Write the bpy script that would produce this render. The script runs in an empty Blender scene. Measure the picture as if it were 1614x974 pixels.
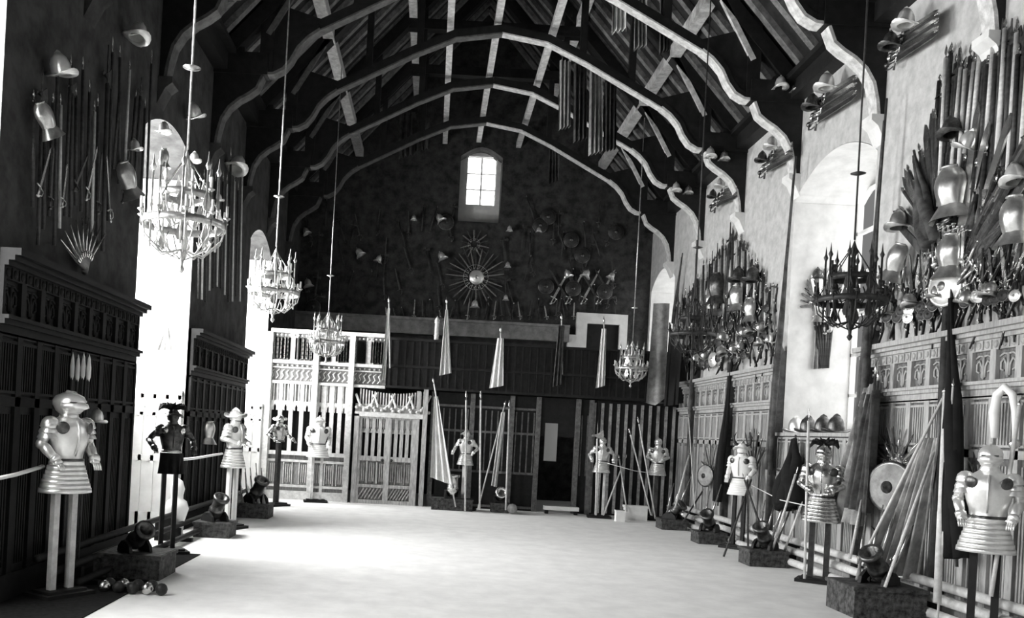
import bpy, math, random
from mathutils import Vector, Matrix
C = bpy.context.scene.collection
PI = math.pi
R = random.Random(7)

# ---------------------------------------------------------------- camera geometry
F, VX, VY, TH, EYE = 1400.0, 680.0, 678.0, 0.053, 2.0
XR, XL, YS, YG = 6.6, -4.4, 23.3, 27.8      # right wall, left wall, wooden screen, gable wall
XC = 1.1
def uv(x, y):
    dx, dy = x - VX, y - VY
    return dx*math.cos(TH) + dy*math.sin(TH), dx*math.sin(TH) - dy*math.cos(TH)
def at(x, y, Y):
    u, v = uv(x, y)
    return Vector((u*Y/F, Y, EYE + v*Y/F))
def onright(x, y, off=0.05):
    u, v = uv(x, y); X = XR - off; Y = F*X/u
    return Vector((X, Y, EYE + v*Y/F))
def onleft(x, y, off=0.05):
    u, v = uv(x, y); X = XL + off; Y = F*X/u
    return Vector((X, Y, EYE + v*Y/F))

# ---------------------------------------------------------------- materials
MATS = {}
def mat(name, col, rough=0.7, metal=0.0, noise=0.0, scale=6.0, bump=0.0, stretch=None, col2=None, spec=0.3):
    m = bpy.data.materials.new(name); m.use_nodes = True
    nt = m.node_tree; b = nt.nodes['Principled BSDF']
    b.inputs['Roughness'].default_value = rough; b.inputs['Metallic'].default_value = metal
    b.inputs['Specular IOR Level'].default_value = spec
    c = (col, col, col*0.985, 1)
    b.inputs['Base Color'].default_value = c
    if noise or col2 is not None or bump:
        tc = nt.nodes.new('ShaderNodeTexCoord'); mp = nt.nodes.new('ShaderNodeMapping')
        if stretch: mp.inputs['Scale'].default_value = stretch
        nz = nt.nodes.new('ShaderNodeTexNoise'); nz.inputs['Scale'].default_value = scale
        nz.inputs['Detail'].default_value = 6; nz.inputs['Roughness'].default_value = 0.65
        nt.links.new(tc.outputs['Object'], mp.inputs['Vector']); nt.links.new(mp.outputs[0], nz.inputs['Vector'])
        rp = nt.nodes.new('ShaderNodeValToRGB')
        lo = col*(1-noise) if col2 is None else col2
        hi = min(1, col*(1+noise))
        rp.color_ramp.elements[0].position = 0.36; rp.color_ramp.elements[1].position = 0.64
        rp.color_ramp.elements[0].color = (lo, lo, lo*.985, 1); rp.color_ramp.elements[1].color = (hi, hi, hi*.985, 1)
        nt.links.new(nz.outputs['Fac'], rp.inputs[0]); nt.links.new(rp.outputs[0], b.inputs['Base Color'])
        if bump:
            bp = nt.nodes.new('ShaderNodeBump'); bp.inputs['Strength'].default_value = bump
            bp.inputs['Distance'].default_value = 0.02
            nt.links.new(nz.outputs['Fac'], bp.inputs['Height']); nt.links.new(bp.outputs[0], b.inputs['Normal'])
    MATS[name] = m
    return m
mat('stone_floor', 0.74, 0.75, noise=0.07, scale=2.5, bump=0.1)
mat('plaster', 0.46, 0.9, noise=0.16, scale=5, bump=0.25)
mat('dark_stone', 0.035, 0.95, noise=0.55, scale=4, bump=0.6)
mat('dressed_stone', 0.68, 0.85, noise=0.1, scale=3, bump=0.15)
mat('left_stone', 0.042, 0.95, noise=0.45, scale=3, bump=0.4)  # left wall darkened: shade of the unlit side put into the colour
mat('oak', 0.24, 0.55, noise=0.35, scale=9, stretch=(3, 3, .5), bump=0.25)
mat('oak_pale', 0.42, 0.55, noise=0.3, scale=9, stretch=(3, 3, .5), bump=0.2)
mat('oak_shadow', 0.012, 0.6, noise=0.4, scale=9, bump=0.2)  # near-black oak for stocks, carriages, left poles and gallery moulding
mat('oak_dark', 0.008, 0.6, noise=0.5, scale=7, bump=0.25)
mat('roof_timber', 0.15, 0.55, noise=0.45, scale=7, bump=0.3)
mat('brace_timber', 0.55, 0.5, noise=0.3, scale=8, bump=0.2)  # pale tone: light on soffits and purlins put into the colour
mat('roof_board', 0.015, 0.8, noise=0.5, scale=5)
mat('left_oak', 0.011, 0.6, noise=0.3, scale=9, spec=.15)  # panelling oak with the left side's shade put into its colour
mat('plinth_wood', 0.055, 0.7, noise=0.9, scale=14)
mat('slat_oak', 0.30, 0.6, noise=0.4, scale=9)
mat('panel_dark', 0.13, 0.6, noise=0.4, scale=9, stretch=(3, 3, .5), bump=0.2)
mat('panel_pale', 0.36, 0.55, noise=0.22, scale=9, stretch=(3, 3, .5), bump=0.2)
mat('left_brace', 0.09, .6, noise=.4, scale=7)  # same braces on the left, their shade put into the colour
mat('dark_post', 0.05, 0.35, noise=0.4, scale=9)
mat('matting', 0.012, 0.95, noise=0.5, scale=20, spec=.1)  # near-black colour painting the floor shadow by the left wall
mat('steel', 0.72, 0.27, metal=1.0, noise=0.15, scale=8, spec=.5)
mat('white_steel', 0.86, 0.33, metal=0.7, noise=0.12, scale=5, spec=.5)
mat('trophy_steel', 0.62, 0.32, metal=0.9, noise=0.3, scale=5, spec=.5)
mat('dark_steel', 0.10, 0.35, metal=0.8, noise=0.5, scale=12, spec=.5)
mat('iron', 0.035, 0.5, metal=0.3, noise=0.4, scale=12)
mat('brass', 0.62, 0.3, metal=0.8, noise=0.3, scale=14, spec=.5)
mat('shaft_pale', 0.62, 0.5, noise=0.15, scale=10)
mat('shaft_dark', 0.05, 0.6, noise=0.4, scale=10)
mat('black_cloth', 0.008, 0.95, noise=0.3, scale=10)
mat('grey_cloth', 0.30, 0.9, noise=0.3, scale=6)
mat('flag_cloth', 0.48, 0.9, noise=0.35, scale=5, spec=.05)
mat('pale_cloth', 0.72, 0.9, noise=0.12, scale=6)
mat('mid_cloth', 0.06, 0.9, noise=0.6, scale=4)
mat('white_paint', 0.85, 0.6, noise=0.05, scale=5)
mat('candle_wax', 0.85, 0.5, noise=0.02)
mat('feather', 0.01, 0.9, noise=0.5, scale=30)
M = MATS
def glass_mat():
    m = bpy.data.materials.new('lit_window_glass'); m.use_nodes = True
    nt = m.node_tree; b = nt.nodes['Principled BSDF']
    tc = nt.nodes.new('ShaderNodeTexCoord'); vo = nt.nodes.new('ShaderNodeTexVoronoi'); vo.inputs['Scale'].default_value = 5.5
    rp = nt.nodes.new('ShaderNodeValToRGB')
    rp.color_ramp.elements[0].position = .05; rp.color_ramp.elements[1].position = .75
    rp.color_ramp.elements[0].color = (1, 1, .98, 1); rp.color_ramp.elements[1].color = (.25, .25, .25, 1)
    nt.links.new(tc.outputs['Object'], vo.inputs['Vector']); nt.links.new(vo.outputs['Distance'], rp.inputs[0])
    nt.links.new(rp.outputs[0], b.inputs['Emission Color']); b.inputs['Emission Strength'].default_value = GLASS_E
    nt.links.new(rp.outputs[0], b.inputs['Base Color'])
    return m
GLASS_E = 3.5
M['glass_lit'] = glass_mat()

# ---------------------------------------------------------------- mesh building
class MB:
    def __init__(s): s.v = []; s.f = []; s.sm = []
    def add(s, vs, fs, smooth=False):
        n = len(s.v); s.v += [tuple(v) for v in vs]
        for f in fs: s.f.append(tuple(i+n for i in f)); s.sm.append(smooth)
        return s
    def box(s, c, d, M4=None):
        x, y, z = d[0]/2, d[1]/2, d[2]/2
        vs = [Vector((c[0]+a*x, c[1]+b*y, c[2]+e*z)) for a in (-1, 1) for b in (-1, 1) for e in (-1, 1)]
        if M4: vs = [M4 @ v for v in vs]
        return s.add(vs, [(0, 1, 3, 2), (4, 6, 7, 5), (0, 4, 5, 1), (2, 3, 7, 6), (0, 2, 6, 4), (1, 5, 7, 3)])
    def bx(s, x0, x1, y0, y1, z0, z1):
        return s.box(((x0+x1)/2, (y0+y1)/2, (z0+z1)/2), (abs(x1-x0), abs(y1-y0), abs(z1-z0)))
    def bar(s, p, q, w, d, up=Vector((0, 0, 1))):
        p, q = Vector(p), Vector(q); a = (q-p); L = a.length; a.normalize()
        if abs(a.dot(up)) > .98: up = Vector((0, 1, 0))
        b = a.cross(up).normalized(); c = b.cross(a)
        m = Matrix((b, c, a)).transposed().to_4x4(); m.translation = (p+q)/2
        return s.box((0, 0, 0), (w, d, L), m)
    def tube(s, pts, r, n=8, caps=True, smooth=True, sq=1.0):
        pts = [Vector(p) for p in pts]
        if not hasattr(r, '__len__'): r = [r]*len(pts)
        rings = []; ref = None
        for i, p in enumerate(pts):
            a = (pts[min(i+1, len(pts)-1)] - pts[max(i-1, 0)])
            if a.length < 1e-9: a = Vector((0, 0, 1))
            a.normalize()
            if ref is None:
                ref = Vector((0, 1, 0)) if abs(a.y) < .9 else Vector((1, 0, 0))
            b = (ref - a*ref.dot(a)).normalized(); ref = b; c = a.cross(b)
            rings.append([p + (b*math.cos(2*PI*k/n)*sq + c*math.sin(2*PI*k/n))*r[i] for k in range(n)])
        vs = [v for g in rings for v in g]; fs = []
        for i in range(len(pts)-1):
            for k in range(n):
                fs.append((i*n+k, i*n+(k+1) % n, (i+1)*n+(k+1) % n, (i+1)*n+k))
        if caps:
            fs.append(tuple(range(n))[::-1]); fs.append(tuple((len(pts)-1)*n+k for k in range(n)))
        return s.add(vs, fs, smooth)
    def lathe(s, prof, n=16, sx=1, sy=1, m=None, a0=0, a1=2*PI, smooth=True):
        full = abs(a1-a0-2*PI) < 1e-6; k_ = n if full else n+1; vs = []
        for r, z in prof:
            for k in range(k_):
                a = a0+(a1-a0)*k/n; v = Vector((r*math.cos(a)*sx, r*math.sin(a)*sy, z)); vs.append(m @ v if m else v)
        fs = []
        for i in range(len(prof)-1):
            for k in range(n):
                k2 = (k+1) % k_
                fs.append((i*k_+k, i*k_+k2, (i+1)*k_+k2, (i+1)*k_+k))
        return s.add(vs, fs, smooth)
    def ball(s, c, r, n=10, sx=1, sy=1, sz=1):
        prof = [(max(1e-4, math.sin(PI*i/6))*r, -math.cos(PI*i/6)*r*sz) for i in range(7)]
        return s.lathe(prof, n, sx, sy, Matrix.Translation(Vector(c)))
    def prism(s, outline, t, m=None):
        """outline in local XZ plane, thickness t along Y"""
        n = len(outline)
        vs = [Vector((x, -t/2, z)) for x, z in outline] + [Vector((x, t/2, z)) for x, z in outline]
        if m: vs = [m @ v for v in vs]
        fs = [tuple(range(n)), tuple(range(2*n-1, n-1, -1))] + [(i, n+i, n+(i+1) % n, (i+1) % n) for i in range(n)]
        return s.add(vs, fs)
    def strip(s, A, B, t, m=None):
        """band between polylines A and B (XZ), thickness t along Y"""
        for i in range(len(A)-1):
            s.prism([A[i], A[i+1], B[i+1], B[i]], t, m)
        return s
    def grid(s, P, nx, nz, smooth=True, thick=0.0, nrm=Vector((0, -1, 0))):
        vs = [P(i/nx, j/nz) for j in range(nz+1) for i in range(nx+1)]
        fs = [(j*(nx+1)+i, j*(nx+1)+i+1, (j+1)*(nx+1)+i+1, (j+1)*(nx+1)+i) for j in range(nz) for i in range(nx)]
        s.add(vs, fs, smooth)
        if thick:
            s.add([v + nrm*(-thick) for v in vs], [f[::-1] for f in fs], smooth)
        return s
    def build(s, name, material, parent=None):
        me = bpy.data.meshes.new(name); me.from_pydata(s.v, [], s.f)
        me.polygons.foreach_set('use_smooth', s.sm); me.materials.append(material); me.update()
        o = bpy.data.objects.new(name, me); C.objects.link(o)
        if parent: o.parent = parent
        return o
def tag(o, label=None, cat=None, group=None, kind=None):
    if label: o['label'] = label
    if cat: o['category'] = cat
    if group: o['group'] = group
    if kind: o['kind'] = kind
    return o
def thing(name, label=None, cat=None, loc=(0, 0, 0), rz=0, group=None):
    o = bpy.data.objects.new(name, None); C.objects.link(o); o.empty_display_size = .1
    o.location = loc; o.rotation_euler = (0, 0, rz)
    return tag(o, label, cat, group)
def copy_tree(o, parent=None):
    c = o.copy(); C.objects.link(c)
    if parent: c.parent = parent
    for ch in KIDS.get(o.name, []):
        copy_tree(ch, c)
    return c
KIDS = {}
def kids_of(o):
    KIDS[o.name] = [x for x in C.objects if x.parent == o]
    for k in KIDS[o.name]: kids_of(k)
class Kind:
    """one kind of thing: the first placement is the source itself, the others are copies"""
    def __init__(s, make): s.make = make; s.src = None; s.used = False
    def get(s):
        if s.src is None:
            s.src = s.make(); kids_of(s.src); return s.src
        return copy_tree(s.src)
    def put(s, label, cat, group, matrix):
        o = s.get()
        for k in ('label', 'category', 'group'):
            if k in o.keys(): del o[k]
        tag(o, label, cat, group); o.matrix_world = matrix
        o.location, q, o.scale = matrix.decompose(); o.rotation_euler = q.to_euler()
        return o
def frame(pos, up, normal, sc=1.0):
    """local Z along up, local -Y along normal (the face that looks out)"""
    z = Vector(up).normalized(); n = Vector(normal)
    y = -(n - z*n.dot(z)).normalized(); x = y.cross(z)
    m = Matrix((x, y, z)).transposed().to_4x4()
    m = m @ Matrix.Scale(sc, 4); m.translation = Vector(pos)
    return m
def struct(name, mb, material, parent=None):
    o = mb.build(name, material, parent)
    if not parent: o['kind'] = 'structure'
    return o

# ---------------------------------------------------------------- room shell
YF = -5.0
WT = 8.9                       # height of wall head
struct('floor', MB().bx(XL-2, XR+2, YF, YG+.5, -.2, 0), M['stone_floor'])
# left wall with embrasures reaching the floor, right wall with two embrasures
LW = [(-1.2, 1.6), (5.9, 8.75), (12.9, 15.75), (20.5, 23.15)]
RW = [(13.6, 16.7), (24.9, 27.6)]
DEP = 1.3
def wall(xface, sgn, wins, zb, name, spr, rise, m, m2):
    w = MB(); y = YF; xo = xface + sgn*DEP
    for (a, b) in wins:
        w.bx(xface, xo, y, a, 0, WT); y = b
        if zb > 0: w.bx(xface, xo, a, b, 0, zb)
        n = 12
        arc = [(a+(b-a)*i/n, spr + rise*math.sin(PI*i/n)**.8) for i in range(n+1)]
        for i in range(n):
            (p, zp), (q, zq) = arc[i], arc[i+1]
            vs = [(xface, p, zp), (xface, q, zq), (xface, q, WT), (xface, p, WT), (xo, p, zp), (xo, q, zq), (xo, q, WT), (xo, p, WT)]
            w.add(vs, [(0, 1, 2, 3), (4, 7, 6, 5), (0, 4, 5, 1), (3, 2, 6, 7)])
    w.bx(xface, xo, y, YG+.5, 0, WT)
    o = struct(name, w, m)
    # dressed stone lining of each embrasure
    for i, (a, b) in enumerate(wins):
        l = MB(); e = .012
        l.bx(xface-sgn*.004, xo, a, a+e, zb, spr-.02); l.bx(xface-sgn*.004, xo, b-e, b, zb, spr-.02)
        if zb > 0: l.bx(xface-sgn*.02, xo, a, b, zb, zb+.05)
        if sgn > 0:
            for q in range(24):
                f_ = lambda t_: (a+(b-a)*t_, spr + rise*math.sin(PI*t_)**.8 - .01)
                (p1, z1), (p2, z2) = f_(q/24), f_((q+1)/24)
                l.add([(xface-.004, p1, z1), (xface-.004, p2, z2), (xo, p2, z2), (xo, p1, z1), (xface-.004, p1, z1-.01), (xface-.004, p2, z2-.01), (xo, p2, z2-.01), (xo, p1, z1-.01)], [(0, 1, 2, 3), (7, 6, 5, 4), (0, 4, 5, 1)])
        l.build('embrasure_lining', m2, o)
    return o
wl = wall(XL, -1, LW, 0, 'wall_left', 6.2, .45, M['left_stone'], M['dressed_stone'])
wr = wall(XR, 1, RW, 2.25, 'wall_right', 6.65, .5, M['plaster'], M['dressed_stone'])
# pale quoins / joints of jambs
# gable wall with small window recess
g = MB(); wx0, wx1, wz0, wz1 = at(724, 300, YG).x, at(790, 300, YG).x, at(757, 350, YG).z, at(757, 232, YG).z
g.bx(XL-2, wx0, YG, YG+1, 0, 17); g.bx(wx1, XR+2, YG, YG+1, 0, 17); g.bx(wx0, wx1, YG, YG+1, 0, wz0)
n = 10
for i in range(n):
    a, b = wx0+(wx1-wx0)*i/n, wx0+(wx1-wx0)*(i+1)/n
    za, zb_ = wz1-.3+.3*math.sin(PI*i/n), wz1-.3+.3*math.sin(PI*(i+1)/n)
    g.add([(a, YG, za), (b, YG, zb_), (b, YG, 17), (a, YG, 17), (a, YG+1, za), (b, YG+1, zb_), (b, YG+1, 17), (a, YG+1, 17)],
          [(0, 1, 2, 3), (4, 7, 6, 5), (0, 4, 5, 1)])
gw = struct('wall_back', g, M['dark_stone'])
rc = MB(); p0, p1 = at(733, 325, YG+.8), at(783, 252, YG+.8)
rc.bx(wx0, p0.x, YG+.55, YG+.8, wz0, wz1); rc.bx(p1.x, wx1, YG+.55, YG+.8, wz0, wz1)
rc.bx(p0.x, p1.x, YG+.55, YG+.8, wz0, p0.z); rc.bx(p0.x, p1.x, YG+.55, YG+.8, p1.z, wz1)
rc.build('recess_lining', M['dressed_stone'], gw)
w1 = MB().bx(p0.x, p1.x, YG+.72, YG+.76, p0.z, p1.z)
w = struct('window_1', w1, M['glass_lit'])
fr = MB()
for a in (0, .5, 1): X = p0.x+(p1.x-p0.x)*a; fr.bx(X-.02, X+.02, YG+.66, YG+.71, p0.z, p1.z)
for a in (0, .33, .66, 1): Z = p0.z+(p1.z-p0.z)*a; fr.bx(p0.x, p1.x, YG+.66, YG+.71, Z-.012, Z+.012)
fr.build('window_frame', M['brass'], w)
struct('wall_front', MB().bx(XL-2, XR+2, YF-.4, YF, 0, 17), M['dark_stone'])
# stone ledge across gable wall, doorway above the gallery
struct('trim_1', MB().bx(XL, 4.1, YG-.35, YG, 4.95, 5.38).bx(XL, 4.1, YG-.42, YG, 5.38, 5.46), MATS['grey_stone'] if 'grey_stone' in MATS else mat('grey_stone', .2, .9, noise=.3, scale=4))
dr = MB(); a, b = at(908, 500, YG).x, at(988, 500, YG).x; zt = 5.9; ia, ib, iz = at(924, 515, YG).x, at(975, 515, YG).x, 5.58
dr.bx(a, ia, YG-.18, YG, 2.5, zt); dr.bx(ib, b, YG-.18, YG, 2.5, zt); dr.bx(ia, ib, YG-.18, YG, iz, zt); dr.bx(a-.25, a, YG-.18, YG, 4.4, 5.2)
d1 = struct('door_1', dr, M['dressed_stone'])
MB().bx(ia, ib, YG-.05, YG-.01, 2.5, iz).build('door_leaf', M['oak_dark'], d1)
# windows proper: glazing grids deep in the embrasures
wn = 2
for (xf, sg, wins, zb, spr) in ((XL, -1, LW, 2.3, 6.2), (XR, 1, RW, 2.3, 6.65)):
    for (a, b) in wins:
        xo = xf + sg*(DEP-.12); f = MB(); ny = 4; nz = 6
        for i in range(ny+1):
            yy = a+(b-a)*i/ny; wd = .05 if i in (0, 2, 4) else .03; f.bx(xo, xo+sg*.08, yy-wd, yy+wd, zb, spr+.4)
        for i in range(nz+1):
            zz = zb+(spr+.2-zb)*i/nz; f.bx(xo, xo+sg*.08, a, b, zz-.03, zz+.03)
        struct('window_%d' % wn, f, M['dressed_stone']); wn += 1
        if zb and sg < 0:
            s = MB().bx(xf-DEP+.05, xf-DEP+.35, a, b, 0, 2.3); s.build('sill_wall', M['dressed_stone'], wl)

# ---------------------------------------------------------------- panelling (right, left and in the embrasures)
def panelling(xw, sg, y0, y1, zt, name, m, mp, frieze=True, pitch=.46, dark=None):
    """sg = +1 when the face looks towards -X (right wall)"""
    t = MB(); pan = MB(); L = y1-y0; nb = max(1, round(L/pitch)); st = L/nb
    X = lambda d: xw - sg*d
    def B(mb, d0, d1, a, b, z0, z1): mb.bx(min(X(d0), X(d1)), max(X(d0), X(d1)), a, b, z0, z1)
    B(pan, 0, .05, y0, y1, 0, zt)
    B(t, .0, .1, y0, y1, 0, .28)
    if frieze:
        for (z0, z1, d) in ((zt-.07, zt, .26), (zt-.12, zt-.07, .2), (zt-.17, zt-.12, .14)): B(t, 0, d, y0, y1, z0, z1)
        B(t, 0, .10, y0, y1, zt-.30, zt-.17)
        for (z0, z1, d) in ((zt-.70, zt-.66, .17), (zt-.75, zt-.70, .13), (zt-.85, zt-.75, .08)): B(t, 0, d, y0, y1, z0, z1)
        for i in range(int(L/.16)):
            yy = y0+.08+i*.16; t.ball((X(.10), yy, zt-.235), .045, 6, .5, 1, 1)
            B(t, .1, .115, yy+.07, yy+.085, zt-.29, zt-.18)
        ztop = zt-.85; fz0, fz1 = zt-.66, zt-.30
    else:
        B(t, 0, .14, y0, y1, zt-.06, zt); ztop = zt-.1
    zm = ztop-.62
    B(t, 0, .09, y0, y1, zm-.10, zm); B(t, 0, .08, y0, y1, ztop-.02, ztop+.02)
    for i in range(nb+1):
        yy = y0+i*st
        if frieze: B(t, 0, .10, max(y0, yy-.055), min(y1, yy+.055), fz0, fz1)
        B(t, 0, .09, max(y0, yy-.06), min(y1, yy+.06), .28, ztop)
        if i == nb: break
        if frieze:
            c = yy+st/2; zc = (fz0+fz1)/2; x_ = X(.06)
            for s_ in (-1, 1):
                t.tube([(x_, c+s_*.03, fz0+.05), (x_, c+s_*.035, zc), (x_, c+s_*.08, zc+.07), (x_, c+s_*.13, zc+.03), (x_, c+s_*.13, zc-.05), (x_, c+s_*.08, zc-.07)], .014, 5)
                t.tube([(x_, c, zc+.12), (x_, c+s_*.08, zc+.13), (x_, c+s_*.15, zc+.1)], .014, 5)
            t.tube([(x_, c, fz0+.03), (x_, c, zc+.13)], .018, 5)
        # linenfold / tracery slots
        for k in range(5):
            q = yy+.09+(st-.18)*(k+.5)/5
            B(t, .05, .075, q-.012, q+.012, zm+.06, ztop-.08)
            B(t, .05, .07, q-.014, q+.014, .36, zm-.18)
        B(t, .05, .085, yy+.06, yy+st-.06, ztop-.08, ztop-.05); B(t, .05, .085, yy+.06, yy+st-.06, zm+.03, zm+.06)
    o = struct(name, pan, mp); t.build('framing', m, o)
    return o
ZC = 3.585
tn = 2
for (a, b) in ((YF, 13.55), (16.75, 24.8)):
    panelling(XR, 1, max(a, 4), b, ZC, 'trim_%d' % tn, M['panel_pale'], M['panel_dark']); tn += 1
panelling(XR, 1, 13.56, 16.74, 2.3, 'trim_%d' % tn, M['panel_pale'], M['panel_dark'], frieze=False); tn += 1
for (a, b) in ((1.62, 5.85), (8.78, 12.87), (15.78, 20.45)):
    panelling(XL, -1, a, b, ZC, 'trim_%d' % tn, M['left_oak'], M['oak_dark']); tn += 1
# pale dado across each far jamb of the left embrasures (faces the camera)
for k, (a, b) in enumerate(LW[1:]):
    d = MB(); yj = b-.02
    d.bx(XL-DEP, XL-.02, yj-.04, yj, 0, 2.45); d.bx(XL-DEP, XL-.02, yj-.10, yj, 2.38, 2.46)
    for z0, z1 in ((0, .3), (1.2, 1.3), (2.0, 2.06), (2.3, 2.38)): d.bx(XL-DEP, XL-.02, yj-.07, yj, z0, z1)
    for i in range(6): X = XL-.06-i*.22; d.bx(X-.03, X+.03, yj-.07, yj, 0, 2.4)
    for i in range(5):
        X = XL-.17-i*.22
        for q in range(2): d.ball((X+.05*(q-.5)*2, yj-.05, 2.18), .035, 6)
    struct('trim_%d' % tn, d, M['white_paint']); tn += 1

# ---------------------------------------------------------------- roof
RZ0, RK = 8.95, 1.12      # height of roof plane over the wall face, slope
def roofz(d): return RZ0 + d*RK
HW = (XR-XL)/2
c = MB()
for s_ in (-1, 1):
    xw = XR if s_ > 0 else XL
    A = [(xw+s_*1.4, roofz(-1.4)), (XC, roofz(HW))]
    c.add([(A[0][0], YF, A[0][1]), (A[1][0], YF, A[1][1]), (A[1][0], YG+.5, A[1][1]), (A[0][0], YG+.5, A[0][1]),
           (A[0][0], YF, A[0][1]+.2), (A[1][0], YF, A[1][1]+.2), (A[1][0], YG+.5, A[1][1]+.2), (A[0][0], YG+.5, A[0][1]+.2)],
          [(0, 1, 2, 3), (4, 7, 6, 5), (0, 4, 5, 1), (0, 3, 7, 4), (1, 5, 6, 2), (3, 2, 6, 7)])
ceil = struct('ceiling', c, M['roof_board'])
rf = MB()
for s_ in (-1, 1):
    xw = XR if s_ > 0 else XL
    y = 8.2
    while y < YG:
        p = Vector((xw-s_*0.0, y, roofz(0)-.09)); q = Vector((XC, y, roofz(HW)-.09))
        rf.bar(p, q, .11, .16, up=Vector((0, 1, 0))); y += .62
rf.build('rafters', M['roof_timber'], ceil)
pu = MB(); wpl = MB(); pu.box((XC-.1, 18, 11.15), (.15, 19.6, .16))
for s_ in (-1, 1):
    xw = XR if s_ > 0 else XL
    for d, wd in ((1.7, .24), (3.4, .2)):
        pu.box((xw-s_*d, 18, roofz(d)-.3), (wd, 2*9.8, .24))
    pu.box((XC+s_*1.15, 18, 11.05), (.15, 19.6, .16))
    wpl.box((xw-s_*.12, 16, WT-.25), (.28, 23.5, .3)); wpl.box((xw-s_*.2, 16, WT-.05), (.4, 23.5, .1))
pu.build('purlins', M['brace_timber'], ceil); wpl.build('wall_plates', M['oak_dark'], ceil)
def truss(Y, label, first=False):
    t = thing('roof_truss', label, 'roof truss', (0, Y, 7.0), group=None)
    T = .26; tie = MB(); pale = MB()
    def O(l): return [(x, z-7.0) for x, z in l]
    for s_ in (-1, 1):
        body = MB(); hb = MB(); raf = MB(); corb = MB(); sof = MB(); qs = MB()
        xw = XR if s_ > 0 else XL
        X = lambda d: xw - s_*d
        low = [(.12, 7.12), (.15, 7.35), (.21, 7.6), (.33, 7.80), (.5, 7.95), (.68, 8.06), (.83, 8.18), (.93, 8.42)]
        upS = [(.94, 8.44), (1.12, 8.46), (1.3, 8.56), (1.44, 8.74), (1.56, 8.98), (1.74, 9.18), (1.95, 9.33)]
        def band(cur, w, w0=0):
            A, Bq = [], []
            for i, (d, z) in enumerate(cur):
                a_, b_ = cur[max(i-1, 0)], cur[min(i+1, len(cur)-1)]
                dx, dz = b_[0]-a_[0], b_[1]-a_[1]; L = math.hypot(dx, dz)
                A.append((X(d - dz/L*w0), z + dx/L*w0 - 7.0)); Bq.append((X(d - dz/L*w), z + dx/L*w - 7.0))
            return A, Bq
        ribp = [(1.95, 9.33), (3.62, 10.22), (4.5, 10.62), (HW+.01, 10.78)]
        for cur, wp, wd, th in ((low, .05, .14, T), (upS, .05, .14, T), (ribp, .03, .2, T-.04)):
            sof.strip(*band(cur, wp), th)
            body.strip(*band(cur, wd, wp), th-.02)
        body.prism(O([(X(-.05), 7.1)]+[(X(d-.04), z+.04) for d, z in low]+[(X(-.05), 8.5)]), T*.9)
        body.prism(O([(X(.9), 8.5)]+[(X(d), z+.1) for d, z in upS[1:]]+[(X(1.95), 9.55), (X(.9), roofz(.9)-.1)]), T*.7)
        hb.bx(X(0), X(1.0), -T/2-.03, T/2+.03, 8.44-7, 8.84-7)
        hb.bx(X(.84), X(1.08), -T/2, T/2, 8.5-7, roofz(.95)-7); hb.bx(X(-.05), X(.55), -T/2+.02, T/2-.02, 8.8-7, roofz(0)-7)
        raf.bar((X(-.1), 0, roofz(-.1)-.32-7), (X(HW), 0, roofz(HW)-.32-7), .26, .3, up=Vector((0, 1, 0)))
        for d, z0 in ((2.6, 9.68), (3.7, 10.26)):
            raf.bx(X(d)-.07, X(d)+.07, -.08, .08, z0-7+.1, roofz(d)-.45-7)
        qs.bar((X(.98), -T/2+.02, 9.2-7), (X(1.75), -T/2+.02, roofz(1.75)-.35-7), .1, .08, up=Vector((0, 1, 0)))
        corb.prism([(X(0), -.30), (X(.12), -.05), (X(.22), .03), (X(.22), .12), (X(0), .12)][::int(s_)], .34)
        body.build('spandrel', M['oak_dark'], t); sof.build('curved_brace', M['brace_timber'] if s_ > 0 else M['left_brace'], t)  # soffits pale, fronts near black: light and shade painted by material
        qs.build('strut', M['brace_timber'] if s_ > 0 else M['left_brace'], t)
        hb.build('hammer_beam', M['oak_dark'], t); raf.build('principal_rafter', M['oak_dark'], t)
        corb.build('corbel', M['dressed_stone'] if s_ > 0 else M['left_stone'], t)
    tie.bx(XC-2.2, XC+2.2, -T/2, T/2, 12.1-7, 12.35-7); tie.build('collar_beam', M['oak_dark'], t)
TY = [10.75, 13.56, 16.66, 19.6, 22.5, 25.3]
TL = ['nearest the camera', 'second from the camera', 'third from the camera', 'fourth from the camera', 'second from the gable wall', 'closest to the gable wall window']
for y, l in zip(TY, TL): truss(y, 'dark hammer beam roof truss with pale curved braces, ' + l)

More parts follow.
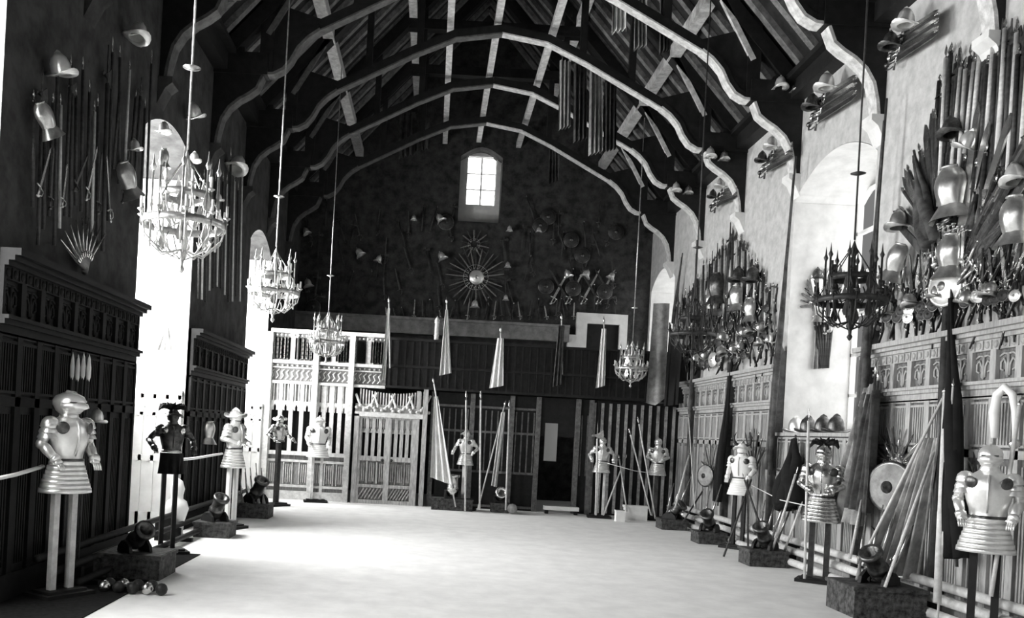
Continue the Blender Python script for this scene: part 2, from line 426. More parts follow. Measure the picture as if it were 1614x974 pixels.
# ---------------------------------------------------------------- the wooden screen
def sx(x, y=650): return at(x, y, YS).x
def sz(y, x=550): return at(x, y, YS).z
scr = thing('oak_screen', 'pale carved oak screen with open traceried slots below the gallery at the far left', 'screen', (0, YS, 0))
fr = MB(); bk = MB(); dark = MB()
x0, x1, x2, x3 = XL+.08, sx(495), sx(551), sx(605)
ztop, zrail, zfr, zs1, zs0 = 4.45, 3.59, 3.12, 2.37, 1.22
def tracery_bay(fr, xa, xb, n, za, zb, yo=0, w=.05):
    st = (xb-xa)/n
    for i in range(n+1):
        fr.bx(xa+i*st-w/2, xa+i*st+w/2, yo-.05, yo+.03, za, zb)
for (a, b, full) in ((x0, x1, 1), (x1, x2, 1), (x2, x3, 0)):
    # uppermost pierced panel
    bk.bx(a, b, .03, .06, zrail, ztop)
    fr.bx(a, b, -.08, .06, ztop-.1, ztop); fr.bx(a, b, -.12, .06, zrail-.04, zrail+.04)
    fr.bx((a+b)/2-.1, (a+b)/2+.1, -.02, .05, zrail, ztop-.1)
    for i in range(4): tracery_bay(fr, a+.08+(b-a-.16)*(i % 2)*.5+.05, a+(b-a)*.5*((i % 2)+1)-.12, 4, zrail+.08, ztop-.22, 0, .035)
    for i in range(int((b-a)/.11)):
        fr.ball((a+.06+i*.11, -.05, ztop-.16), .03, 6)
        if abs(i*.11+.06-(b-a)/2) > .13:
            for q in range(5): fr.bar((a+.01+i*.11, .0, zrail+.08+q*.11), (a+.12+i*.11, .0, zrail+.19+q*.11), .022, .03); fr.bar((a+.12+i*.11, .0, zrail+.08+q*.11), (a+.01+i*.11, .0, zrail+.19+q*.11), .022, .03)
    # carved frieze
    bk.bx(a, b, .03, .06, zfr-.1, zrail)
    fr.bx(a, b, -.1, .05, zfr-.1, zfr-.03); fr.bx(a, b, -.06, .05, zrail-.16, zrail-.13)
    for i in range(int((b-a)/.13)):
        X = a+.08+i*.13; fr.ball((X, 0, zrail-.09), .03, 6)
        fr.tube([(X-.04, 0, zfr+.02), (X+.03, -.01, zfr+.1), (X-.02, -.01, zfr+.2), (X+.05, 0, zfr+.27)], .018, 5)
    if full:
        n = 4; st = (b-a-.1)/n
        for i in range(n+1):
            X = a+.05+i*st; fr.bx(X-.05, X+.05, -.04, .05, zs0, zfr-.1)
            if i < n:
                for q in range(2):
                    X2 = X+st*(q+1)/3; fr.bx(X2-.015, X2+.015, -.02, .03, zs1-.05, zfr-.1)
                fr.prism([(X+.03, zs1-.12), (X+st/2, zs1+.12), (X+st/2, zs1+.2), (X+.03, zs1+.2)], .06); fr.prism([(X+st/2, zs1+.12), (X+st-.03, zs1-.12), (X+st-.03, zs1+.2), (X+st/2, zs1+.2)], .06)
                bk.bx(X, X+st, .04, .06, zs1+.15, zfr-.1)
                dark.bx(X, X+st, .12, .15, zs0, zs1+.2)
        bk.bx(a, b, .02, .05, .0, zs0)
        fr.bx(a, b, -.09, .05, zs0-.06, zs0+.04); fr.bx(a, b, -.08, .05, 0, .22); fr.bx(a, b, -.04, .05, .32, .38); fr.bx(a, b, -.04, .05, .98, 1.04)
        for i in range(3):
            X = a+(b-a)*(i+.5)/3
            fr.bx(X-.12, X-.1, -.03, .03, .4, .97); fr.bx(X+.1, X+.12, -.03, .03, .4, .97)
            for q in range(3): fr.bx(X-.06+q*.055, X-.045+q*.055, -.02, .03, .45, .92)
bk.build('backboard', M['oak'], scr); fr.build('tracery', M['white_oak'] if 'white_oak' in M else mat('white_oak', .62, .6, noise=.18, scale=10), scr); dark.build('dark_opening', M['black_cloth'], scr)  # black sheet behind the slots paints the shade inside them
for X, h in ((x0, 4.6), (x1, 4.95), (x2, 5.0)):
    p = MB().bx(X-.07, X+.07, -.16, .1, 0, ztop-.1); p.lathe([(.06, ztop-.14), (.05, h-.15), (.07, h-.12), (.001, h)], 8)
    p.build('post', M['white_oak'], scr)
# double doors right of the tall bays
dd = thing('carved_double_door', 'pale carved double door with pierced slots under a scrolled crest', 'door', (0, YS-.03, 0))
da, db = sx(560), sx(674); zl = 2.33
cr = MB(); cr.bx(da, db, -.1, .08, zl-.06, zl+.06)
N = 22
for i in range(N+1):
    X = da+.12+(db-da-.24)*i/N; cr.bx(X-.018, X+.018, -.02, .02, zl+.05, 3.0-.1*math.sin(PI*i/N))
for k in range(4):
    X = da+.28+k*(db-da-.5)/3
    cr.tube([(X-.28, -.04, 2.85), (X-.15, -.05, 2.55), (X, -.05, 2.48), (X+.15, -.05, 2.6), (X+.28, -.04, 2.9)], .035, 6)
    for q in range(6): cr.ball((X-.25+q*.1, -.06, 2.5+.06*math.sin(q*2.1)), .045, 6)
cr.bx(da, db, .0, .04, zl, 2.6)
cr.build('crest', M['white_oak'], dd)
jb = MB(); jb.bx(da, da+.12, -.1, .1, 0, zl); jb.bx(db-.12, db, -.14, .12, 0, 3.05); jb.bx(db-.3, db-.2, -.08, .1, 0, 3.0); jb.build('jamb', M['oak_pale'], dd)
cm = (da+db-.1)/2
for k, (a, b) in enumerate(((da+.12, cm), (cm, db-.3))):
    f = MB(); b2 = MB(); b2.bx(a, b, .03, .06, 0, 1.22); b3 = MB().bx(a, b, .1, .12, 1.2, 2.28)
    n = 4; st = (b-a-.1)/n
    for i in range(n+1): X = a+.05+i*st; f.bx(X-.045, X+.045, -.04, .05, 1.22, 2.28)
    for i in range(n):
        X = a+.05+i*st; f.bx(X, X+st, -.02, .04, 1.85, 1.95); f.bx(X+st/2-.015, X+st/2+.015, -.02, .04, 1.9, 2.28)
    for z0, z1 in ((1.12, 1.24), (.42, .5), (0, .1), (2.22, 2.3)): f.bx(a, b, -.06, .05, z0, z1)
    for i in range(3):
        X = a+(b-a)*(i+.5)/3
        for q in (-.13, .11): f.bx(X+q, X+q+.02, -.03, .04, .52, 1.1)
        for q in range(3): f.bx(X-.06+q*.05, X-.04+q*.05, -.02, .03, .58, 1.05)
    for i in range(7):
        X = a+.05+i*(b-a-.15)/7; f.bar((X, -.01, .12), (X+.16, -.01, .4), .03, .03)
    for z in (0,): f.bx(a, a+.07, -.07, .05, 0, 2.3); f.bx(b-.07, b, -.07, .05, 0, 2.3)
    lf = f.build('door_leaf', M['oak_pale'], dd); b2.build('backboard', M['oak'], lf); b3.build('upper_backboard', M['oak'], lf)
    MB().bx(a+.05, b-.05, .09, .1, 1.22, 2.0).build('dark_opening', M['black_cloth'], lf)  # black sheet painting the shade in the door slots
    kn = MB().ball(((b-.12) if k == 0 else a+.12, -.08, 1.15), .04, 8); kn.build('door_knob', M['iron'], lf)
# dark gallery front and the dark screen below it
ga = thing('gallery', 'dark timber gallery front spanning the hall beneath the stone ledge', 'gallery', (0, YS, 3.05))
G = MB().bx(x3+.05, XR-.02, -.1, .1, 0.02, 1.3); G.bx(x3+.05, XR-.02, .1, 4.3, 0, .15)
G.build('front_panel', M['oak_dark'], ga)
G = MB()
for z in (0, .55, 1.25): G.bx(x3, XR-.02, -.16, -.08, z, z+.06)
for i in range(40): X = x3+.1+i*(XR-x3-.2)/40; G.bx(X-.02, X+.02, -.13, -.09, 0, 1.3)
G.build('moulding', M['oak_shadow'], ga)
ds = thing('dark_screen', 'dark timber screen with upright slats and a central doorway under the gallery', 'screen', (0, YS+.2, 0))
d_ = MB(); d_.bx(sx(690), sx(850), 0, .05, 0, 3.02); d_.bx(sx(912), XR-.05, 0, .05, 0, 3.02); d_.bx(sx(850), sx(912), 0, .05, 2.0, 3.02)
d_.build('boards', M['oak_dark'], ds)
d_ = MB(); d2 = MB()
X = sx(690)
while X < XR-.1:
    px = X/ YS*F+VX
    if X > sx(930): d2.bx(X-.035, X+.035, -.06, 0, .05, 2.95); X += .21
    elif sx(845) < X < sx(915): X += .1
    else: d_.bx(X-.018, X+.018, -.04, 0, 1.0, 2.6); X += .16
for z in (.05, .95, 2.0, 2.65): d_.bx(sx(690), sx(850), -.05, 0, z, z+.06)
d_.build('slats', MATS['oak_dim'] if 'oak_dim' in MATS else mat('oak_dim', .12, .6, noise=.4, scale=9), ds)
d2.build('pale_slats', M['slat_oak'], ds)
d_ = MB()
for x in (683, 745, 808, 850, 913, 934): d_.bx(sx(x)-.06, sx(x)+.06, -.12, .05, 0, 3.02)
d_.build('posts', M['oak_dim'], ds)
MB().bx(sx(862), sx(882), -.03, .0, 1.35, 2.35).build('notice_panel', mat('grey_panel', .3, .8), ds)

# ---------------------------------------------------------------- arms: one mesh set per kind
def mk_helmet(metal, brim):
    def f():
        o = thing('helmet')
        b = MB().lathe([(.002, .30), (.05, .285), (.09, .24), (.115, .17), (.12, .09), (.118, .04)], 16, 1, 1.15)
        b.build('skull', metal, o)
        c = MB().prism([(-.13, .10), (-.1, .22), (-.04, .31), (0.0, .335), (.05, .31), (.11, .22), (.135, .10)], .018, Matrix.Rotation(PI/2, 4, 'Z'))
        c.build('comb', metal, o)
        r = MB(); n = 20
        vs = []
        for k in range(n):
            a = 2*PI*k/n; rr = .118; ro = .175+.04*abs(math.sin(a))
            zt = .045; zo = .02 + .07*abs(math.sin(a))**3
            vs += [(rr*math.cos(a), rr*1.15*math.sin(a), zt), (ro*math.cos(a), ro*1.1*math.sin(a), zo), (ro*math.cos(a), ro*1.1*math.sin(a), zo-.012), (rr*math.cos(a), rr*1.15*math.sin(a), zt-.02)]
        fs = []
        for k in range(n):
            k2 = (k+1) % n
            for q in range(3): fs.append((4*k+q, 4*k2+q, 4*k2+q+1, 4*k+q+1))
        r.add(vs, fs, True).build('brim', metal, o)
        return o
    return f
def breast_mesh(h=.42):
    b = MB(); nx, nz = 14, 12
    def P(s, t):
        ks = ((0, .125), (.25, .15), (.6, .185), (.8, .17), (.92, .13), (1, .095)); w_ = .1
        for (t0, w0), (t1, w1_) in zip(ks, ks[1:]):
            if t0 <= t <= t1: w_ = w0+(w1_-w0)*(t-t0)/(t1-t0)
        a = (s-.5)*PI*.98; bulge = .085+.075*math.sin(PI*min(1, t*.85+.1))
        e = abs(math.sin(a))
        return Vector((w_*math.sin(a), -bulge*math.cos(a)-.02*math.exp(-(s-.5)**2*90), .03+h*t-(.06*e**4*(1-t)) ))
    b.grid(P, nx, nz, True)
    b.grid(lambda s, t: P(s, t)*.93+Vector((0, .012, .01)), nx, nz, True)
    return b
def mk_breast(metal):
    def f():
        o = thing('breastplate'); breast_mesh().build('plate', metal, o)
        c = MB().tube([(.095*math.sin(a), -.09*math.cos(a)-.02, .455) for a in [(-.5+i/8)*PI*.9 for i in range(9)]], .014, 6); c.build('collar', metal, o)
        w = MB()
        for k in range(4): w.grid(lambda s, t, k=k: Vector(((.13+.028*(k+t))*math.sin((s-.5)*PI), -(.11+.024*(k+t))*math.cos((s-.5)*PI), -.045*(k+t)+.05)), 12, 1, True, .006)
        w.build('fauld', metal, o)
        return o
    return f
def mk_shield(metal, ring):
    def f():
        o = thing('round_shield'); m = Matrix.Rotation(PI/2, 4, 'X')
        MB().lathe([(.001, .09), (.08, .085), (.2, .055), (.29, .02), (.3, 0), (.3, -.012), (.001, .07)], 28, 1, 1, m).build('disc', metal, o)
        MB().lathe([(.275, .03), (.3, .03), (.315, .01), (.3, -.02), (.275, .0), (.275, .03)], 28, 1, 1, m).build('rim', ring, o)
        MB().lathe([(.001, .16), (.02, .14), (.05, .10), (.075, .09), (.075, .07)], 14, 1, 1, m).build('boss', ring, o)
        return o
    return f
def mk_sword(blade, hilt, L=.95):
    def f():
        o = thing('sword')
        MB().prism([(-.03, .16), (.03, .16), (.02, L-.08), (0, L), (-.02, L-.08)], .01).build('blade', blade, o)
        h = MB().tube([(0, 0, .0), (0, 0, .15)], .014, 6).tube([(-.09, 0, .15), (0, 0, .16), (.09, 0, .15)], .011, 6); h.ball((0, 0, -.01), .026, 8)
        h.tube([(.0, -.0, .0), (.06, -.02, .04), (.07, -.02, .11), (.05, 0, .15)], .007, 5); h.build('hilt', hilt, o)
        return o
    return f
def mk_pistol():
    o = thing('flintlock_pistol')
    MB().tube([(0, 0, .14), (0, 0, .44)], [.014, .011], 8).build('barrel', M['dark_steel'], o)
    s = MB().tube([(.0, .012, .38), (0, .015, .2), (.01, .012, .12), (.05, .01, .04), (.085, .01, -.01)], [.012, .018, .024, .02, .022], 8); s.ball((.09, .01, -.02), .03, 8)
    s.build('stock', M['oak_shadow'], o)
    l = MB().box((.0, -.015, .14), (.02, .012, .08)).tube([(.0, -.02, .15), (-.03, -.022, .17), (-.035, -.02, .2)], .008, 5).tube([(.03, 0, .14), (.055, 0, .12), (.05, 0, .08)], .004, 4)
    l.build('lock', M['steel'], o)
    return o
def mk_pike(shaftm, headm, L=3.2, r=.024):
    def f():
        o = thing('pike')
        MB().tube([(0, 0, 0), (0, 0, L-.28)], r, 7).build('shaft', shaftm, o)
        MB().lathe([(r*1.1, L-.34), (r*1.2, L-.26), (.008, L-.24), (.032, L-.16), (.026, L-.1), (.001, L)], 6, 1, .35).build('spearhead', headm, o)
        return o
    return f
def mk_halberd(shaftm, headm, L=2.4):
    def f():
        o = thing('halberd')
        MB().tube([(0, 0, 0), (0, 0, L-.45)], .025, 7).build('shaft', shaftm, o)
        h = MB().prism([(-.012, L-.5), (.012, L-.5), (.012, L-.2), (0, L), (-.012, L-.2)], .014)
        h.prism([(.01, L-.42), (.15, L-.5), (.17, L-.36), (.15, L-.22), (.01, L-.32)], .01)
        h.prism([(-.01, L-.40), (-.13, L-.34), (-.16, L-.40), (-.01, L-.33)][::-1], .01)
        h.build('axe_head', headm, o)
        return o
    return f
def mk_musket():
    o = thing('musket')
    MB().tube([(0, 0, .38), (0, 0, 1.45)], [.015, .011], 8).build('barrel', M['steel'], o)
    s = MB().tube([(0, .012, 1.1), (0, .015, .4), (.02, .012, .28), (.05, .01, 0)], [.013, .022, .026, .05], 8, sq=1); s.build('stock', M['oak'], o)
    MB().box((0, -.018, .42), (.03, .016, .13)).tube([(0, -.02, .46), (-.03, -.03, .5), (-.02, -.03, .54)], .009, 5).build('lock', M['steel'], o)
    return o
K = dict(helmet=Kind(mk_helmet(M['trophy_steel'], 0)), dark_helmet=Kind(mk_helmet(M['dark_steel'], 0)), white_helmet=Kind(mk_helmet(M['white_steel'], 0)),
         breast=Kind(mk_breast(M['trophy_steel'])), dark_breast=Kind(mk_breast(M['dark_steel'])), shield=Kind(mk_shield(M['white_steel'], M['trophy_steel'])),
         dark_shield=Kind(mk_shield(M['iron'], M['dark_steel'])), grey_shield=Kind(mk_shield(M['grey_cloth'], M['dark_steel'])),
         sword=Kind(mk_sword(M['steel'], M['brass'])), dark_sword=Kind(mk_sword(M['dark_steel'], M['dark_steel'])),
         pistol=Kind(mk_pistol), pike=Kind(mk_pike(M['shaft_pale'], M['steel'])), dark_pike=Kind(mk_pike(M['shaft_dark'], M['steel'])),
         halberd=Kind(mk_halberd(M['shaft_pale'], M['steel'])), dark_halberd=Kind(mk_halberd(M['shaft_dark'], M['dark_steel'])), musket=Kind(mk_musket))
LEN = dict(pike=3.2, dark_pike=3.2, halberd=2.4, dark_halberd=2.4, sword=.95, dark_sword=.95, musket=1.45, pistol=.47)
NR, NL, NB = Vector((-1, 0, 0)), Vector((1, 0, 0)), Vector((0, -1, 0))
THICK = 1.0
def span(k, p, q, nrm, label, cat, group=None, sc=None):
    """a long weapon from butt p to tip q"""
    p, q = Vector(p), Vector(q); L = (q-p).length
    a = L/LEN[k]; b_ = max(a, .8)*THICK
    m = frame(p, q-p, nrm, 1.0) @ Matrix.Diagonal((b_, b_, a if sc is None else sc, 1))
    return K[k].put(label, cat, group, m)
def put(k, p, nrm, label, cat, group=None, sc=1.0, up=(0, 0, 1), tilt=0):
    u = Vector(up)
    if tilt: u = Matrix.Rotation(tilt, 3, Vector(nrm)) @ u
    return K[k].put(label, cat, group, frame(p, u, nrm, sc))

# ---------------------------------------------------------------- suits of armour on posts
def suit(loc, rz, label, steel, postm, posts=2, ztop=2.2, zbot=1.12, plume=None, skirt=True, arms='down', name='armour_on_stand', base=True, sash=None, horns=False, helm='morion', wide=1.0, hs=1.0):
    t = thing(name, label, 'suit of armour', loc, rz)
    s = (ztop-zbot)/1.08; z = lambda q: zbot + q*s; w = s*wide; wb = w
    if posts == 2:
        for sg in (-1, 1): MB().bx(sg*.10*w-.035*s, sg*.10*w+.035*s, -.035, .035, .04, z(.3)).build('post', postm, t)
    else:
        MB().bx(-.05, .05, -.05, .05, .03, z(.3)).build('post', postm, t)
    if base: MB().bx(-.3, .3, -.2, .2, 0, .05).bx(-.24, .24, -.14, .14, .05, .08).build('base', M['oak_dark'] if postm != M['shaft_pale'] else M['oak_dark'], t)
    # tassets: a flared skirt of lames
    if skirt:
        p = []; n = 7
        for i in range(n):
            q = i/n; r = .265-.10*q; zz = .0+.34*q; p += [(r-.014, zz+.0005), (r, zz+.002), (r-.006, zz+.34/n)]
        b = MB(); prof = [(r*w, z(zz)) for r, zz in p]; b.lathe(prof, 28, 1, .8)
        b.build('tassets', steel, t)
    # cuirass
    prof = [(.175, .33), (.16, .37), (.165, .42), (.195, .52), (.215, .62), (.21, .70), (.17, .77), (.11, .81), (.085, .83), (.001, .83)]
    MB().lathe([(r*w, z(q)) for r, q in prof], 24, 1, .74).build('cuirass', steel, t)
    MB().lathe([(.085*w, z(.80)), (.092*w, z(.83)), (.08*w, z(.86)), (.075*w, z(.88))], 16, 1, 1).build('gorget', steel, t)
    MB().lathe([(.168*w, z(.325)), (.176*w, z(.335)), (.176*w, z(.36)), (.166*w, z(.37))], 24, 1, .76).build('waist_strap', M['dark_steel'] if steel is not M['dark_steel'] else M['steel'], t)
    rg = MB().tube([(0, -.122*w, z(.40)), (0, -.168*w, z(.55)), (0, -.166*w, z(.68)), (0, -.13*w, z(.78))], .011*w, 6); rg.build('ridge', steel, t)
    for sg in (-1, 1): MB().lathe([(.001, .02), (.03*w, .016), (.055*w, .004), (.06*w, 0), (.001, -.003)], 16, 1, 1, Matrix.Translation((sg*.155*w, -.125*w, z(.70))) @ Matrix.Rotation(PI/2+.12, 4, 'X') @ Matrix.Rotation(sg*.5, 4, 'Y')).build('armpit_disc', M['dark_steel'] if steel is not M['dark_steel'] else M['steel'], t)
    # helmet
    h = MB(); zh = .85; w = wb*hs
    if helm == 'close':
        h.lathe([(.07*w, z(zh)), (.095*w, z(zh+.03)), (.118*w, z(zh+.09)), (.12*w, z(zh+.14)), (.10*w, z(zh+.19)), (.05*w, z(zh+.225)), (.001, z(zh+.235))], 20, .92, 1.12)
        h.prism([(-.11*w, z(zh+.15)), (-.06*w, z(zh+.24)), (.03*w, z(zh+.255)), (.12*w, z(zh+.14)), (0, z(zh+.19))], .016*w, Matrix.Rotation(PI/2, 4, 'Z'))
        h.lathe([(.09*w, z(zh+.04)), (.13*w, z(zh+.07)), (.12*w, z(zh+.11)), (.1*w, z(zh+.13))], 14, .9, 1.3, None, PI*1.08, PI*1.92)
    else:
        h.lathe([(.09*w, z(zh+.02)), (.105*w, z(zh+.08)), (.11*w, z(zh+.11)), (.10*w, z(zh+.16)), (.06*w, z(zh+.205)), (.001, z(zh+.23))], 20, 1, 1.12)
        h.prism([(-.12*w, z(zh+.11)), (-.08*w, z(zh+.21)), (0, z(zh+.262)), (.08*w, z(zh+.21)), (.12*w, z(zh+.11))], .014*w, Matrix.Rotation(PI/2, 4, 'Z'))
        n = 20; vs = []; fs = []
        for k in range(n):
            a = 2*PI*k/n; e = abs(math.sin(a)); ro = (.15+.06*e)*w; zo = z(zh+.085+.075*e**4); ri = .105*w
            vs += [(ri*math.cos(a), ri*1.1*math.sin(a), z(zh+.11)), (ro*math.cos(a), ro*1.1*math.sin(a), zo), (ro*math.cos(a), ro*1.1*math.sin(a), zo-.012)]
        for k in range(n):
            k2 = (k+1) % n; fs += [(3*k, 3*k2, 3*k2+1, 3*k+1), (3*k+1, 3*k2+1, 3*k2+2, 3*k+2)]
        h.add(vs, fs, True)
    h.build('helmet', steel, t)
    # face opening
    MB().lathe([(.082*w, z(zh)), (.085*w, z(zh+.05)), (.08*w, z(zh+.085))], 12, .9, 1.05, None, PI*1.15, PI*1.85).build('face_guard', M['dark_steel'] if helm == 'morion' else steel, t)
    if helm == 'close': MB().bx(-.075*w, .075*w, -.128*w, -.10*w, z(zh+.118), z(zh+.128)).build('eye_slit', M['iron'], t)
    w = wb
    for sg in (-1, 1):
        a = MB(); sh = Vector((sg*.205*w, 0, z(.73)))
        if arms == 'down': el, ha = Vector((sg*.265*w, .03, z(.52))), Vector((sg*.22*w, -.15*s, z(.36)))
        elif arms == 'bent': el, ha = Vector((sg*.29*w, .04, z(.53))), Vector((sg*.14*w, -.22*s, z(.45)))
        elif arms == 'wide': el, ha = Vector((sg*.37*w, .05, z(.53))), Vector((sg*.33*w, -.22*s, z(.40)))
        else: el, ha = Vector((sg*.30*w, .0, z(.52))), Vector((sg*.30*w, -.05, z(.3)))
        a.ball(sh, .085*w, 12, 1, 1, .95); 
        for q_ in range(3): a.lathe([(.092*w+.006*q_, -.035*s-.03*s*q_), (.098*w, -.02*s-.03*s*q_), (.085*w, .01-.03*s*q_)], 14, .9, 1, Matrix.Translation(sh+(el-sh)*.12*q_))
        a.tube([sh, (sh+el)/2+Vector((sg*.012, 0, 0)), el], [.062*w, .056*w, .044*w], 10)
        a.ball(el, .055*w, 10); a.tube([el, (el*2+ha)/3, ha], [.046*w, .052*w, .036*w], 10)
        d = (ha-el).normalized(); a.tube([ha-d*.03, ha+d*.015], [.055*w, .05*w], 10)
        ao = a.build('arm', steel, t)
        gm = MB(); gm.tube([ha, ha+d*.06*s], [.036*w, .045*w], 8, sq=.6)
        side = d.cross(Vector((0, 0, 1))); side = side.normalized() if side.length > .1 else Vector((1, 0, 0))
        for q in range(4):
            o_ = side*(q-1.5)*.02*w; f0 = ha+d*.06*s+o_; f1 = f0+d*.035*s+Vector((0, 0, -.008)); f2 = f1+d*.02*s+Vector((0, 0, -.025))
            gm.tube([f0, f1, f2], [.011*w, .010*w, .008*w], 6)
        th = ha+side*sg*.03*w; gm.tube([th, th+side*sg*.025*w+d*.04*s], [.012*w, .009*w], 6)
        gm.build('gauntlet', steel, ao)
    if plume:
        p = MB()
        for k in range(17):
            a = -1.5+k*.1875; b_ = .04*math.sin(k*2.3)
            p.tube([(0, .02, z(zh+.2)), (.10*math.sin(a), .03+b_, z(zh+.24+.04*math.cos(a))), (.17*math.sin(a), .03+b_*2, z(zh+.25+.05*math.cos(a)+b_*.4)), (.21*math.sin(a)+b_*.3, .02+b_, z(zh+.17+.09*math.cos(a)))], [.012, .026, .034, .008], 7)
        p.build('plume', plume, t)
    if sash:
        b = MB()
        b.grid(lambda u_, v_: Vector(((.19+.05*math.sin(u_*14)*v_)*w*1.02*math.cos(PI*(.98-u_*1.0)), -.17*w*math.sin(PI*(.05+u_*.9))-.02*math.sin(u_*30)*v_, z(.32)-v_*.36*s)), 26, 6, True, .01)
        b.build('sash', sash, t)
    if horns:
        b = MB()
        for sg in (-1, 1):
            b.tube([(sg*.07, 0, z(zh+.17)), (sg*.16, 0, z(zh+.22)), (sg*.18, 0, z(zh+.34)), (sg*.13, 0, z(zh+.44))], [.03, .028, .018, .003], 8)
        b.build('horns', M['iron'], t)
    return t
def base_at(X, Y): return (X, Y, 0)
suit((-3.92, 9.6, 0), 1.05, 'large white armour with bulbous helmet and flared skirt on two pale posts', M['white_steel'], M['shaft_pale'], 2, 2.2, 1.12, wide=1.12, arms='down', helm='close', hs=1.3)
suit((-3.77, 12.95, 0), .5, 'dark armour with black plumed hat on a thick dark post', M['dark_steel'], M['oak_dark'], 2, 2.12, 1.2, M['feather'], skirt=False, arms='wide', sash=M['black_cloth'])
suit((-3.6, 16.3, 0), 1.15, 'pale armour with crested morion standing on two thin white posts', M['white_steel'], M['white_paint'], 2, 2.2, 1.12, arms='bent')
suit((-3.62, 21.2, 0), .9, 'small steel armour on a single black post before the pale screen', M['steel'], M['iron'], 1, 2.18, 1.25, arms='wide', skirt=False)
suit((at(503, 700, 22.9).x, 22.75, 0), .2, 'blurred white armour standing against the slotted oak screen', M['white_paint'], M['white_oak'], 2, 2.2, 1.15, arms='down', wide=1.15, hs=.9)
suit((at(735, 700, 22.7).x, 22.8, 0), -.4, 'small bright armour with pointed helmet left of the gallery doorway', M['white_steel'], M['shaft_pale'], 1, 2.05, 1.15, arms='wide')
suit((at(950, 700, 22.6).x, 22.6, 0), -.1, 'bright armour with spread arms right of the gallery doorway', M['white_steel'], M['shaft_pale'], 2, 2.05, 1.15, arms='wide', helm='close')
suit((at(1037, 700, 22.8).x, 22.75, 0), -.3, 'small bright armour in the far right corner', M['white_steel'], M['shaft_dark'], 1, 2.1, 1.15, arms='bent', helm='close')
suit((6.1, 17.4, 0), -.75, 'white horned armour on two dark posts beside the right panelling', M['white_paint'], M['oak_dark'], 2, 2.08, 1.05, arms='down', horns=True)
suit((5.98, 13.5, 0), -.55, 'bright armour with dark plumed helmet on two black posts below the right window', M['steel'], M['iron'], 2, 2.1, .92, M['feather'], arms='bent', helm='close')
suit((6.05, 9.6, 0), -.6, 'armour at the right edge of the room with lamed arms and dark posts', M['white_steel'], M['oak_dark'], 2, 2.16, 1.0, arms='down', helm='close')

# ---------------------------------------------------------------- chandeliers
def mk_chandelier(m):
    def f():
        o = thing('chandelier')
        MB().tube([(0, 0, 1.2), (0, 0, 6.8)], .011, 6).ball((0, 0, 2.0), .03, 8).lathe([(.001, 2.03), (.09, 2.0), (.001, 1.97)], 12).build('rod', m, o)
        st = MB().lathe([(.001, -.02), (.02, 0), (.035, .03), (.015, .06), (.02, .1), (.05, .16), (.03, .22), (.03, .5), (.05, .55), (.03, .6), (.025, 1.0), (.05, 1.05), (.001, 1.2)], 10); st.build('stem', m, o)
        for rr, zz, n in ((.40, .46, 10), (.24, .74, 6)):
            g_ = MB(); pts = [(rr*math.cos(2*PI*i/32), rr*math.sin(2*PI*i/32)) for i in range(33)]
            g_.lathe([(rr-.01, zz-.035), (rr+.01, zz-.035), (rr+.01, zz+.035), (rr-.01, zz+.035), (rr-.01, zz-.035)], 32)
            for i in range(n*2):
                a = 2*PI*i/(n*2); g_.prism([(-.03, 0), (-.015, .05), (0, .11), (.015, .05), (.03, 0)], .008, Matrix.Translation((rr*math.cos(a), rr*math.sin(a), zz+.03)) @ Matrix.Rotation(a+PI/2, 4, 'Z'))
            g_.build('ring', m, o)
            for i in range(n):
                a = 2*PI*i/n; c_, s_ = math.cos(a), math.sin(a)
                ar = MB().tube([(.03*c_, .03*s_, zz-.25), (rr*.5*c_, rr*.5*s_, zz-.30), (rr*.95*c_, rr*.95*s_, zz-.14), (rr*1.05*c_, rr*1.05*s_, zz+.06)], .009, 5)
                ar.tube([(rr*.55*c_, rr*.55*s_, zz-.29), (rr*.7*c_, rr*.7*s_, zz-.18), (rr*.6*c_, rr*.6*s_, zz-.12)], .008, 5)
                ar.lathe([(.005, 0), (.04, .03), (.035, .035), (.005, .02)], 8, 1, 1, Matrix.Translation((rr*1.05*c_, rr*1.05*s_, zz+.05)))
                ao = ar.build('arm', m, o)
                MB().tube([(rr*1.05*c_, rr*1.05*s_, zz+.08), (rr*1.05*c_, rr*1.05*s_, zz+.20)], .014, 6).build('candle', M['candle_wax'] if m is not M['iron'] else m, ao)
        sp = MB()
        for i in range(8):
            a = 2*PI*i/8+.2; r_ = .31; sp.tube([(r_*math.cos(a), r_*math.sin(a), .22), (r_*math.cos(a), r_*math.sin(a), .98)], .012, 6)
            sp.lathe([(.012, .96), (.03, 1.0), (.012, 1.04), (.001, 1.14)], 6, 1, 1, Matrix.Translation((r_*math.cos(a), r_*math.sin(a), 0)))
            for zz in (.3, .62): sp.prism([(-.05, 0), (-.03, .08), (0, .16), (.03, .08), (.05, 0), (.03, -.05), (-.03, -.05)], .008, Matrix.Translation((r_*math.cos(a), r_*math.sin(a), zz)) @ Matrix.Rotation(a+PI/2, 4, 'Z'))
        sp.build('pinnacles', m, o)
        ch = MB()
        for i in range(6):
            a = 2*PI*i/6; ch.tube([(.4*math.cos(a), .4*math.sin(a), .48), (.24*math.cos(a), .24*math.sin(a), .78), (.03*math.cos(a), .03*math.sin(a), 1.1)], .007, 5)
            ch.tube([(.4*math.cos(a), .4*math.sin(a), .42), (.2*math.cos(a), .2*math.sin(a), .2), (.03*math.cos(a), .03*math.sin(a), .12)], .007, 5)
        ch.build('chains', m, o)
        return o
    return f
KC = dict(b=Kind(mk_chandelier(M['brass'])), d=Kind(mk_chandelier(M['iron'])))
